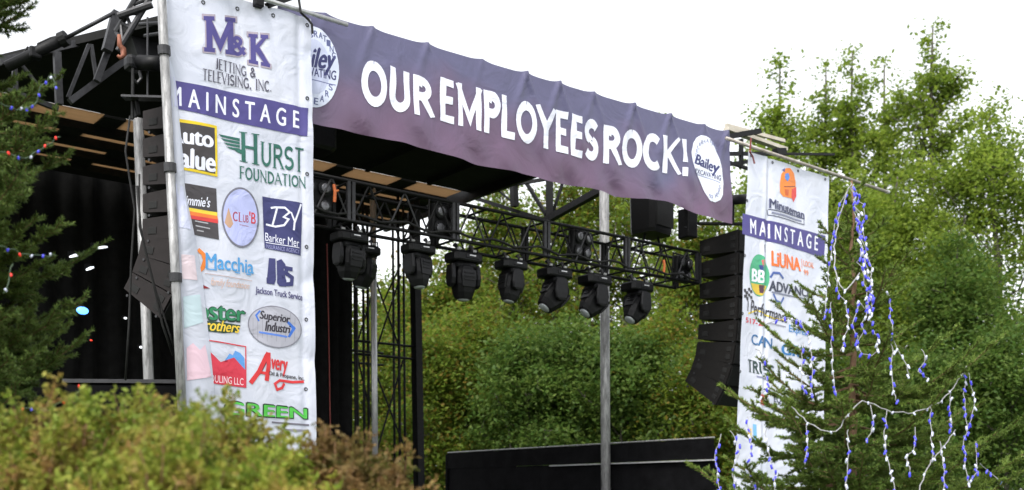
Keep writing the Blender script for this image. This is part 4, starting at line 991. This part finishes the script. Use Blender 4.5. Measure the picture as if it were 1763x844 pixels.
M['shrub_green'] = shrub_mat('shrub_green', [(.34, (.07, .12, .025)), (.46, (.12, .18, .035)), (.56, (.2, .2, .05)), (.68, (.2, .13, .06))])

def unit(a): return a / np.maximum(np.linalg.norm(a, axis=-1, keepdims=True), 1e-9)
def leaves(pts, size, rng, aspect=.55, up=.35):
    n = len(pts)
    nr = unit(rng.normal(size=(n, 3)) + np.array([0, 0, up])); u = unit(np.cross(nr, rng.normal(size=(n, 3)))); w = np.cross(nr, u)
    sz = size * rng.uniform(.6, 1.3, (n, 1))
    V = np.stack([pts + u * sz, pts + w * sz * aspect, pts - u * sz, pts - w * sz * aspect], 1)
    return V.reshape(-1, 3)
def needles(A, B, per_m, length, width, rng, ang=.75):
    L = np.linalg.norm(B - A, axis=1); cnt = np.maximum(2, (L * per_m * rng.uniform(.85, 1.15, len(L))).astype(int))
    idx = np.repeat(np.arange(len(A)), cnt); n = len(idx)
    t = rng.uniform(0, 1.03, (n, 1)); p = A[idx] + (B - A)[idx] * t; ax = unit((B - A)[idx])
    rd = rng.normal(size=(n, 3)); perp = unit(rd - ax * np.sum(rd * ax, 1, keepdims=True)); perp[:, 2] += .15
    d = unit(ax * ang + perp); ln = length * rng.uniform(.7, 1.15, (n, 1))
    w = unit(np.cross(d, rng.normal(size=(n, 3)))) * width * .5
    return np.stack([p - w, p + w, p + d * ln], 1).reshape(-1, 3)
def twigs(A, B, ra, rb):
    ax = unit(B - A); ref = np.where(np.abs(ax[:, 2:3]) < .9, np.array([[0, 0, 1.]]), np.array([[1., 0, 0]])); u = unit(np.cross(ax, ref)); w = np.cross(ax, u)
    ra = np.broadcast_to(np.asarray(ra, float).reshape(-1, 1), (len(A), 1)); rb = np.broadcast_to(np.asarray(rb, float).reshape(-1, 1), (len(A), 1))
    c = [u * math.cos(2.0944 * k) + w * math.sin(2.0944 * k) for k in range(3)]; Q = []
    for k in range(3):
        a, b_ = c[k], c[(k + 1) % 3]; Q.append(np.stack([A + a * ra, A + b_ * ra, B + b_ * rb, B + a * rb], 1))
    return np.concatenate(Q).reshape(-1, 3)

def broadleaf(name, label, px, Y, top, w, base, nleaf, size, mat, seed, group, prof='oval', lean=0, limbs=22, sig=.42, trunk_r=None, bark='bark_grey'):
    rng = np.random.default_rng(seed); X = wx(px, Y); H = wz(top, Y) if top > -9e8 else 5
    o = thing(name, label, 'tree' if 'tree' in name else 'shrub', (X, Y, 0), 0, group)
    r0 = trunk_r or H * .011 + .03
    nT = 9; bend = rng.normal(size=(nT, 2)).cumsum(0) * H * (.0035 if prof == 'poplar' else .008)
    T = np.array([[lean * (i / (nT - 1)) ** 1.3 + bend[i, 0], bend[i, 1], H * .95 * i / (nT - 1)] for i in range(nT)])
    b = MB().path([tuple(q) for q in T], [r0 * (1 - .93 * i / (nT - 1)) + .008 for i in range(nT)], 7).sm(); build('trunk', b, M[bark], o)
    def at(z):
        q = np.clip(z / (H * .97), 0, 1) * (nT - 1); i = min(int(q), nT - 2); return T[i] + (T[i + 1] - T[i]) * (q - i)
    SA, SB, RA, CEN = [], [], [], []
    for k in range(limbs):
        f = (k + rng.uniform(0, 1)) / limbs; z = base + (H * .95 - base) * f
        if prof == 'oval': rad = w * math.sin(math.pi * min(1, .18 + .8 * f)) ** .7
        elif prof == 'poplar': rad = w * ((1.02 - f) ** .7 * (.8 + .3 * math.sin(f * 11 + seed)) + .3)
        else: rad = w * (1 - .55 * f)
        rad = max(rad, .55 if prof == 'poplar' else 0) * rng.uniform(.65, 1.2); az = k * 2.4 + rng.uniform(-.5, .5); el = rng.uniform(.25, .8) if prof != 'poplar' else rng.uniform(.35, .8)
        p = at(z * .9 if z > base else z); ns = 4; d = np.array([math.cos(az) * math.cos(el), math.sin(az) * math.cos(el), math.sin(el)])
        L = rad / max(.45, math.cos(el)); q = p.copy()
        for i in range(ns):
            d = unit(d + rng.normal(size=3) * .22 + np.array([0, 0, .08])); q2 = q + d * L / ns
            if q2[2] > H: q2[2] = H - rng.uniform(0, .2)
            SA.append(q); SB.append(q2); RA.append(r0 * .42 * (1 - .9 * f) * (1 - i / ns) + .012)
            if i: CEN.append((q2, 1.0))
            for m in range(2):
                d3 = unit(d * .5 + rng.normal(size=3) * .8 + np.array([0, 0, .25])); q3 = q2 + d3 * L * rng.uniform(.14, .3)
                SA.append(q2); SB.append(q3); RA.append(.012 + r0 * .06); CEN.append((q3, .8 + .2 * i))
            q = q2
    for q in range(9):
        c = T[-1] + (T[-3] - T[-1]) * q / 8; CEN += [(c + rng.normal(size=3) * np.array([.16, .16, .05]) * (1 + q * .45), 1.2 + .1 * q) for _ in range(3)]
    SA, SB, RA = np.array(SA), np.array(SB), np.array(RA)
    raw_mesh('branches', twigs(SA, SB, RA, RA * .55), 4, M[bark], o)
    wts = np.array([c[1] * rng.uniform(.25, 1.6) for c in CEN]); P_ = np.array([c[0] for c in CEN])
    nleaf = int(nleaf * (1.15 if prof == 'poplar' else 1.7)); sig = sig * (.72 if prof == 'poplar' else .9); idx = rng.choice(len(P_), nleaf, p=wts / wts.sum()); s_ = sig * rng.uniform(.55, 1.25, len(P_))[idx][:, None]
    pts = P_[idx] + rng.normal(size=(nleaf, 3)) * s_ * np.array([1, 1, .75])
    pts = pts[(pts[:, 2] > .15)]
    raw_mesh('crown', leaves(pts, size, rng, .6, 1.3), 4, M[mat], o)
    return o
GR = 'trees rising beyond the right banner'; GB = 'trees standing behind the open stage'
# right-hand group
broadleaf('poplar_tree', 'tallest slender light green tree rising highest against the white sky', 1588, 36, 2, 2.0, 3.0, 17000, .082, 'leaf_right', 11, GR, 'poplar', 0, 64, .3)
broadleaf('poplar_tree', 'slim airy tree just left of the tallest one, its tip a bit lower', 1472, 37, 40, 1.5, 3.0, 12000, .082, 'leaf_right', 12, GR, 'poplar', 0, 54, .3)
broadleaf('poplar_tree', 'leafy round-topped tree nearest the right banner, first above its crossbar', 1322, 35, 72, 1.3, 4.0, 11500, .082, 'leaf_right', 13, GR, 'poplar', 0, 50, .34)
broadleaf('poplar_tree', 'twin-tipped tree between the round-topped one and the slim airy one', 1400, 38, 76, 1.4, 3.0, 11500, .082, 'leaf_right', 14, GR, 'poplar', .3, 50, .32)
broadleaf('poplar_tree', 'thin tree filling the gap directly beside the tallest one', 1530, 38, 62, 1.2, 3.0, 8500, .082, 'leaf_right', 15, GR, 'poplar', 0, 46, .28)
broadleaf('maple_tree', 'dense bright yellow-green tree at the right edge of the view', 1728, 31, 145, 2.6, 1.2, 20000, .066, 'leaf_right', 16, GR, 'oval', -.6, 36, .42)
broadleaf('maple_tree', 'broad full green tree low behind the tallest slender one', 1560, 33, 270, 2.1, .8, 19000, .066, 'leaf_right', 17, GR, 'oval', .2, 34, .44)
broadleaf('maple_tree', 'mid-height green tree directly behind the decorated young spruce', 1452, 31, 285, 2.0, .8, 17000, .066, 'leaf_right', 18, GR, 'oval', 0, 32, .42)
broadleaf('maple_tree', 'green tree seen in the gap between purple banner and right banner', 1300, 32, 205, 1.9, 1.0, 13000, .066, 'leaf_right', 19, GR, 'oval', 0, 30, .42)
broadleaf('maple_tree', 'darker green tree between the decorated spruce and the right edge of view', 1655, 29, 395, 1.9, .3, 20000, .065, 'leaf_dark', 20, GR, 'oval', 0, 30, .44)
# behind the stage
broadleaf('maple_tree', 'olive tree behind the scaffold tower with white sky above its crown', 668, 33, 470, 2.2, .6, 15000, .068, 'leaf_wood', 31, GB, 'oval', 0, 30, .42)
broadleaf('maple_tree', 'olive tree just right of the scaffold tower, reddish leaves mixed in', 765, 31, 425, 2.1, .5, 17000, .068, 'leaf_wood', 32, GB, 'oval', 0, 32, .42)
broadleaf('maple_tree', 'thin-leaved tree with bright sky gaps behind the middle of the truss', 862, 35, 275, 2.3, 1.5, 14000, .068, 'leaf_wood', 33, GB, 'oval', 0, 34, .42)
broadleaf('maple_tree', 'full olive tree between the slim hanging light and the scaffold post', 825, 38, 395, 2.2, .6, 15000, .068, 'leaf_wood', 38, GB, 'oval', 0, 32, .42)
broadleaf('maple_tree', 'green tree filling the view just right of the slim hanging light', 925, 39, 370, 2.2, .6, 15000, .068, 'leaf_wood', 39, GB, 'oval', 0, 32, .42)
broadleaf('maple_tree', 'loose yellow-green tree behind the roof side frame', 965, 34, 225, 2.4, 1.2, 14000, .068, 'leaf_wood', 34, GB, 'oval', .2, 34, .42)
broadleaf('maple_tree', 'yellow-green tree behind the round pole, its crown above the truss', 1075, 36, 205, 2.4, 1.2, 12000, .068, 'leaf_wood', 35, GB, 'oval', 0, 34, .42)
broadleaf('maple_tree', 'tall tree whose topmost leaves peek over the purple banner', 1145, 33, 178, 2.0, 1.0, 9500, .066, 'leaf_right', 36, GB, 'poplar', -.2, 36, .34)
broadleaf('maple_tree', 'sunlit green tree behind the right speaker column', 1215, 30, 330, 1.9, .6, 14000, .068, 'leaf_wood', 37, GB, 'oval', 0, 30, .42)
UN = 'bushy undergrowth behind the stage'
for px, Y, top, w, mt, sd, lb_ in ((640, 27, 560, 1.5, 'leaf_wood', 41, 'olive bush filling the view through the scaffold tower'), (745, 26, 560, 1.3, 'leaf_wood', 42, 'olive bush low beside the thick scaffold post'),
                               (820, 27, 520, 1.4, 'leaf_wood', 43, 'yellowish bush under the slim hanging light'), (900, 25, 560, 1.4, 'leaf_dark', 44, 'dark green bush left of the round silver pole above the draped rail'),
                               (985, 26, 540, 1.4, 'leaf_dark', 45, 'deep green bush touching the left side of the round silver pole'), (1075, 25, 560, 1.3, 'leaf_dark', 46, 'deep green bush just right of the round silver pole'),
                               (1140, 26, 520, 1.3, 'leaf_wood', 47, 'mid green bush under the right end of the truss'), (1215, 24, 600, 1.2, 'leaf_wood', 48, 'green bush under the lowest right speaker cabinet'),
                               (1560, 24, 600, 1.3, 'leaf_dark', 49, 'shady green bush behind the right half of the decorated spruce'), (1720, 24, 560, 1.5, 'leaf_dark', 50, 'shady green bush in the lower right corner of the view'), (1390, 26, 560, 1.4, 'leaf_dark', 51, 'green bush hidden mostly behind the right banner')):
    broadleaf('understory_shrub', lb_, px, Y, top, w, .2, 11000, .056, mt, sd, UN, 'bush', 0, 22, .34, .04)
# far wood, one leafy mass
rng = np.random.default_rng(5); n = 60000
x = rng.uniform(-26, 40, n); hgt = 6.0 + 1.6 * np.sin(x * .55) + 1.1 * np.sin(x * 1.3 + 1)
pts = np.stack([x, 50 + rng.normal(size=n) * 1.6, hgt * (rng.uniform(0, 1, n) ** .8)], 1)
tag(raw_mesh('far_wood', leaves(pts, .16, rng), 4, M['leaf_far']), 'far-off green wood closing the view behind the stage trees', 'wood', kind='stuff')

# ---- spruces
def spruce(name, label, loc, H, rad, zmin, gap, nb, mats, seed, needle, per_m, up=.25, twig_gap=.065, trunk_r=.05, keep=None, sparse_top=0.0, wid=.0032, side=1.0):
    rng = np.random.default_rng(seed); o = thing(name, label, 'tree', loc)
    b = MB().path([(.012 * math.sin(3 * i), .012 * math.cos(2 * i), H * i / 14) for i in range(15)], [trunk_r * (1 - .92 * i / 14) + .004 for i in range(15)], 8).sm(); build('trunk', b, M['twig_brown' if trunk_r < .06 else 'bark'], o)
    A, B, ra, rb, NA, NB = [], [], [], [], [], []
    z = zmin
    while z < H - .06:
        f = (z - zmin) / (H - zmin); k_n = max(3, int(nb * (1 - .45 * f)))
        a0 = rng.uniform(0, 6.28)
        for k in range(k_n):
            az = a0 + 6.2832 * k / k_n + rng.uniform(-.35, .35); L = rad(z) * rng.uniform(.72, 1.12)
            zz_ = z + rng.uniform(-.5, .5) * gap
            d0 = np.array([math.cos(az), math.sin(az), 0]); el = -.12 + up * f * 2.2 + rng.uniform(-.1, .12)
            if keep is not None and not keep(loc, d0, L): continue
            ns = max(3, int(L / .12)); prev = np.array([0, 0, zz_]); pr_ = []
            for i in range(1, ns + 1):
                t_ = i / ns; q = np.array([0, 0, zz_]) + d0 * L * t_ + np.array([0, 0, L * (el * t_ + .22 * t_ * t_ - (.12 * math.sin(3.14 * t_)))]) + rng.normal(size=3) * .006
                pr_.append((prev, q, t_)); prev = q
            for (p, q, t_) in pr_:
                A.append(p); B.append(q); ra.append(.004 + .012 * L * (1 - t_ + 1 / ns)); rb.append(.003 + .012 * L * (1 - t_))
                if t_ > .3: NA.append(p); NB.append(q)
                nt = max(1, int(np.linalg.norm(q - p) / twig_gap))
                if t_ < .22: continue
                for m in range(nt):
                    for sgn in (-1, 1):
                        if rng.uniform() < .12 + sparse_top * f: continue
                        c = p + (q - p) * (m + rng.uniform(0, 1)) / nt; ax = unit(q - p); sd = unit(np.cross(ax, [0, 0, 1])) * sgn
                        lt = side * (.05 + .34 * L * (1.08 - t_)) * rng.uniform(.6, 1.15)
                        dv = unit(ax * .75 + sd * .8 + np.array([0, 0, rng.uniform(-.25, .35)]))
                        e = c + dv * lt; e2 = e + unit(dv + np.array([0, 0, .25])) * lt * .15
                        A.append(c); B.append(e); ra.append(.0035); rb.append(.002); NA.append(c); NB.append(e2)
                        if lt > .13:
                            for h_ in range(int(lt / .06)):
                                for s2 in (-1, 1):
                                    if rng.uniform() < .25: continue
                                    c2 = c + (e - c) * (h_ + .6) / (int(lt / .06) + .4); d2 = unit(dv * .8 + np.cross(dv, [0, 0, 1]) * s2 * .75 + np.array([0, 0, rng.uniform(-.3, .3)]))
                                    l2 = min(.12, lt * .45) * rng.uniform(.6, 1.1); A.append(c2); B.append(c2 + d2 * l2); ra.append(.0025); rb.append(.0015); NA.append(c2); NB.append(c2 + d2 * l2)
        z += gap * rng.uniform(.8, 1.2) * (1 if f < .6 else 1.15)
    A, B, NA, NB = map(np.array, (A, B, NA, NB))
    raw_mesh('branches', twigs(A, B, ra, rb), 4, M['twig_brown'], o)
    raw_mesh('needle_foliage', needles(NA, NB, per_m, needle, wid, rng), 3, M[mats], o)
    return o
YX = 8.0; XH = wz(312, YX)
def rad_x(z): return max(.1, 1.3 * ((XH - z) / (XH - 1.2)) ** 1.05) if z > 1.2 else 1.3
spruce('young_spruce', 'young spruce in front of the right banner, draped with blue and white icicle lights', (wx(1468, YX), YX, 0), XH, rad_x, .7, .17, 8, 'spruce_young', 7, .026, 760, .22, .06, .045, None, .28, .0075)
YL = 6.4
def rad_l(z): return 1.42 * min(1, max(.06, (7.4 - z) / 4.6)) ** .8
spruce('big_spruce', 'big dark spruce at the left edge with dense drooping boughs', (wx(-300, YL), YL, 0), 7.4, rad_l, .8, .135, 16, 'spruce', 8, .030, 680, .2, .05, .11, lambda l, d, L: d[0] > -.35, 0, .007)

# ---- light strings
bulb_m = {}
def bulb_mesh(mat, r, ln):
    k = (mat, r)
    if k not in bulb_m:
        b = MB().loft([[(q * r * math.cos(6.2832 * j / 7), q * r * math.sin(6.2832 * j / 7), z_ * ln) for j in range(7)] for q, z_ in ((.8, .5), (1, .2), (.9, -.35), (.35, -.5))]).sm()
        me = bpy.data.meshes.new('bulb'); me.from_pydata(b.v, [], b.f); me.update(); me.polygons.foreach_set('use_smooth', [True] * len(me.polygons)); me.materials.append(M[mat]); bulb_m[k] = me
    return bulb_m[k]
def light_string(label, pts, seed, cols, gap, r=.010, ln=.028, cr=.0036, cable='white_cable', group=None, wob=.012):
    rnd = random.Random(seed); P_ = [Vector(q) for q in pts]; D = []
    for i in range(len(P_) - 1):                                    # smooth, slightly kinked
        p0, p1, p2, p3 = P_[max(i - 1, 0)], P_[i], P_[i + 1], P_[min(i + 2, len(P_) - 1)]
        k = max(3, int((p2 - p1).length / .04))
        for j in range(k):
            t_ = j / k
            D.append(.5 * ((2 * p1) + (p2 - p0) * t_ + (2 * p0 - 5 * p1 + 4 * p2 - p3) * t_ ** 2 + (3 * p1 - p0 - 3 * p2 + p3) * t_ ** 3) + Vector((rnd.uniform(-1, 1), rnd.uniform(-1, 1), rnd.uniform(-1, 1))) * wob)
    D.append(P_[-1]); o = thing('light_string', label, 'string lights', D[0], 0, group)
    D = [q - D[0] for q in D]
    b = MB().path([tuple(q) for q in D], cr, 5).sm(); build('wire', b, M[cable], o)
    acc = 0; n_ = 0
    for a, c in zip(D, D[1:]):
        acc += (c - a).length
        if acc > gap and n_ < 100:
            acc = 0; n_ += 1
            q = bpy.data.objects.new('bulb', bulb_mesh(rnd.choice(cols), r, ln)); C.objects.link(q); q.parent = o
            q.location = c + Vector((rnd.uniform(-1, 1) * r * 1.3, rnd.uniform(-1, 0) * r, -ln * .3)); q.rotation_euler = (rnd.uniform(-.6, .6), rnd.uniform(-.6, .6), 0)
    return o
def xt(px, py):
    z = wz(py, YX - .4); r = rad_x(z); dx = wx(px, YX) - wx(1468, YX)
    y = YX - .12 - math.sqrt(max(.02, (r * .92) ** 2 - min(abs(dx), r * .85) ** 2)) * .9
    return wp(px, py, y)
BW = ['blue_bulb', 'clear_bulb', 'blue_bulb', 'clear_bulb', 'blue_bulb']
GX = 'icicle lights on the young spruce'
STR = [('straight icicle strand in the thick bunch below the spruce tip', [(1468, 316), (1472, 360), (1482, 420), (1490, 500), (1500, 555)]),
 ('icicle strand forming the outer right side of the bunch below the spruce tip', [(1468, 316), (1482, 345), (1488, 400), (1500, 470), (1502, 540)]),
 ('icicle strand ending in a loop at the bottom of the bunch below the spruce tip', [(1466, 318), (1476, 380), (1490, 440), (1500, 500), (1486, 560), (1482, 602), (1503, 610), (1513, 588), (1505, 570)]),
 ('tangled icicle strand knotted in the middle of the bunch below the spruce tip', [(1470, 330), (1484, 400), (1478, 450), (1497, 480), (1490, 530), (1478, 520), (1470, 560), (1476, 590)]),
 ('icicle strand from the spruce tip down the left beside the white banner', [(1466, 318), (1447, 350), (1434, 400), (1428, 460), (1422, 520), (1420, 550)]),
 ('short curled icicle strand left of the spruce trunk', [(1438, 480), (1446, 508), (1458, 525), (1457, 570), (1447, 605)]),
 ('icicle strand hanging low on the left of the trunk', [(1430, 520), (1432, 580), (1434, 640), (1440, 684)]),
 ('icicle strand arching right from the trunk at mid height', [(1518, 498), (1531, 508), (1535, 560), (1540, 590), (1556, 622), (1566, 646)]),
 ('icicle strand hanging straight below the arching one', [(1535, 590), (1536, 640), (1542, 690)]),
 ('small hooked icicle strand out on the right boughs', [(1586, 600), (1591, 622), (1581, 640), (1598, 652)]),
 ('icicle strand dropping from the garland nearest the trunk', [(1460, 740), (1459, 790), (1455, 850)]),
 ('long icicle strand dropping from the lowest dip of the garland', [(1527, 708), (1525, 765), (1541, 850)]),
 ('short bent icicle strand beside the lowest dip of the garland', [(1499, 698), (1504, 728), (1491, 762)]),
 ('icicle strand hanging under the right rise of the garland', [(1602, 700), (1605, 790)]),
 ('icicle strand near the right peak of the garland, first of three', [(1634, 672), (1638, 744)]),
 ('icicle strand hanging straight from the right peak of the garland', [(1661, 632), (1660, 690), (1666, 742)]),
 ('longest icicle strand curling below the right peak of the garland', [(1668, 640), (1676, 700), (1661, 760), (1668, 832), (1682, 806), (1680, 760)]),
 ('icicle strand trailing to the lower right corner of the spruce', [(1688, 800), (1706, 814), (1728, 840)]),
 ('icicle strand looping on the middle right boughs', [(1577, 735), (1574, 770), (1562, 785), (1566, 815)]),
 ('icicle strand at the bottom right of the spruce', [(1618, 760), (1625, 800), (1626, 852)]),
 ('leftmost icicle strand in front of the black rail wall', [(1240, 748), (1232, 790), (1239, 838), (1244, 850)]),
 ('icicle strand hanging off the lower left bough tip over the banner edge', [(1258, 742), (1272, 775), (1262, 810), (1270, 850)]),
 ('icicle strand on the lower left boughs over the white banner', [(1285, 716), (1294, 770), (1290, 810), (1302, 850)]),
 ('icicle strand at the lower middle of the white banner', [(1318, 742), (1326, 790), (1334, 822), (1332, 850)]),
 ('icicle strand zigzagging across the serif capitals of the banner', [(1300, 600), (1318, 618), (1312, 640), (1322, 660), (1308, 684)]),
 ('icicle strand over the upper left boughs beside the blue capitals', [(1318, 560), (1352, 548), (1380, 560), (1396, 600), (1398, 684)]),
 ('icicle strand over the right edge of the white banner', [(1382, 590), (1379, 640), (1384, 680)]),
 ('icicle strand hanging below the left end of the garland', [(1388, 735), (1392, 770), (1386, 800)])]
for i, (lb_, p) in enumerate(STR):
    big = i < 4
    light_string(lb_, [xt(*q) for q in p], i, BW, .036 if big else .045, .0085 if big else .008, .034, .0028, 'white_cable', GX, .016 if big else .008)
light_string('thick white garland wire swinging across the lower spruce from bough to bough', [xt(*q) for q in ((1362, 700), (1400, 733), (1440, 742), (1460, 715), (1485, 690), (1526, 706), (1572, 710), (1620, 690), (1650, 655), (1664, 630))], 77, ['clear_bulb'], .16, .007, .022, .0042, 'white_cable', GX, .006)
light_string('white garland wire on the lowest right boughs', [xt(*q) for q in ((1580, 850), (1600, 800), (1625, 770), (1645, 740))], 78, ['clear_bulb'], .16, .007, .022, .0038, 'white_cable', GX, .006)
light_string('white wire running down the upper spruce stem', [xt(*q) for q in ((1462, 322), (1444, 380), (1436, 450), (1452, 500), (1480, 470))], 79, ['blue_bulb', 'clear_bulb'], .1, .008, .03, .005, 'white_cable', GX, .006)
def lt(px, py):
    z = wz(py, YL - .5); r = rad_l(z); dx = wx(px, YL) - wx(-300, YL)
    return wp(px, py, YL - math.sqrt(max(.04, (r * 1.0) ** 2 - min(abs(dx), r * .93) ** 2)) * .9 - .04)
RWB = ['red_bulb', 'clear_bulb', 'blue_bulb']
for i, (lb_, p) in enumerate((('red, white and blue light string on the upper boughs of the big spruce', [(0, 178), (30, 188), (58, 180), (72, 150), (88, 128), (96, 150)]), ('red, white and blue light string around the boughs just under the upper one', [(-5, 262), (22, 266), (50, 270), (78, 250), (104, 236)]),
                          ('faint light string halfway down the big spruce', [(-5, 424), (25, 432), (55, 440), (96, 440)]), ('short light string dangling on the left of the big spruce', [(20, 455), (18, 480), (6, 505)]), ('light string at the foot of the big spruce just above the bush', [(25, 722), (44, 700), (72, 712), (98, 694), (128, 684), (136, 664)]))):
    light_string(lb_, [lt(*q) for q in p], 90 + i, RWB, .055, .0065, .018, .003, 'green_cable', 'coloured lights on the big spruce', .008)

# ---- foreground bush (out of focus)
def shrub(label, px, Y, top, w, n_shoot, seed, tip, body, hvar=.12):
    rng = np.random.default_rng(seed); X = wx(px, Y); H = wz(top, Y); o = thing('hedge_shrub', label, 'shrub', (X, Y, 0), 0, 'leafy shrubs in the foreground')
    A, B, ra, T, Bd = [], [], [], [], []
    for k in range(n_shoot):
        az = rng.uniform(0, 6.28); q = math.sqrt(rng.uniform(0, 1)); rr = w * q
        hh = H * (1 - .22 * q ** 2.5) + rng.normal() * hvar * .55 - abs(rng.normal()) * hvar * .6 + .07 * math.sin(az * 3 + q * 5 + seed)
        e = np.array([math.cos(az) * rr, math.sin(az) * rr * .8, hh]); s0 = np.array([math.cos(az) * rr * .5, math.sin(az) * rr * .4, max(.1, hh - rng.uniform(.45, .9))]); mid = (s0 + e) / 2 + rng.normal(size=3) * .05; e = e + np.array([rng.normal() * .05, rng.normal() * .05, 0])
        A += [s0, mid]; B += [mid, e]; ra += [.004, .003]
        for f in np.arange(.05, 1.02, .045):
            c = s0 + (mid - s0) * f * 2 if f < .5 else mid + (e - mid) * (f * 2 - 1)
            for m in range(4):
                d = unit(rng.normal(size=3) + np.array([0, 0, .7])); ln = .085 * (1.15 - f * .6) * rng.uniform(.5, 1.2); tp = c + d * ln
                (T if (f > .72 or rng.uniform() < .12) else Bd).extend([c + d * ln * g for g in (.35, .6, .8, 1.0)])
    A, B = np.array(A), np.array(B)
    raw_mesh('stems', twigs(A, B, np.array(ra), np.array(ra) * .6), 4, M['twig_red'], o)
    raw_mesh('tip_leaves', leaves(np.array(T), .0135, rng, .5), 4, M[tip], o)
    raw_mesh('inner_leaves', leaves(np.array(Bd), .0125, rng, .5), 4, M[body], o)
for a in (('yellow-green and rusty shrub in the lower left corner below the big spruce', 60, 4.1, 738, .50, 520, 1, 'shrub_tip', 'shrub_brown'),
          ('brightest yellow-green shrub below the leaning pole', 240, 4.2, 722, .44, 480, 2, 'shrub_tip', 'shrub_green'),
          ('tall yellow-tipped shrub covering the foot of the left banner', 405, 4.3, 742, .40, 400, 3, 'shrub_tip', 'shrub_brown'),
          ('low rusty brown shrub under the black curtain and tower', 596, 4.4, 782, .28, 300, 4, 'shrub_brown', 'shrub_brown'),
          ('greenish front shrub low in the middle of the hedge', 330, 3.7, 792, .46, 460, 5, 'shrub_tip', 'shrub_green')): shrub(*a)
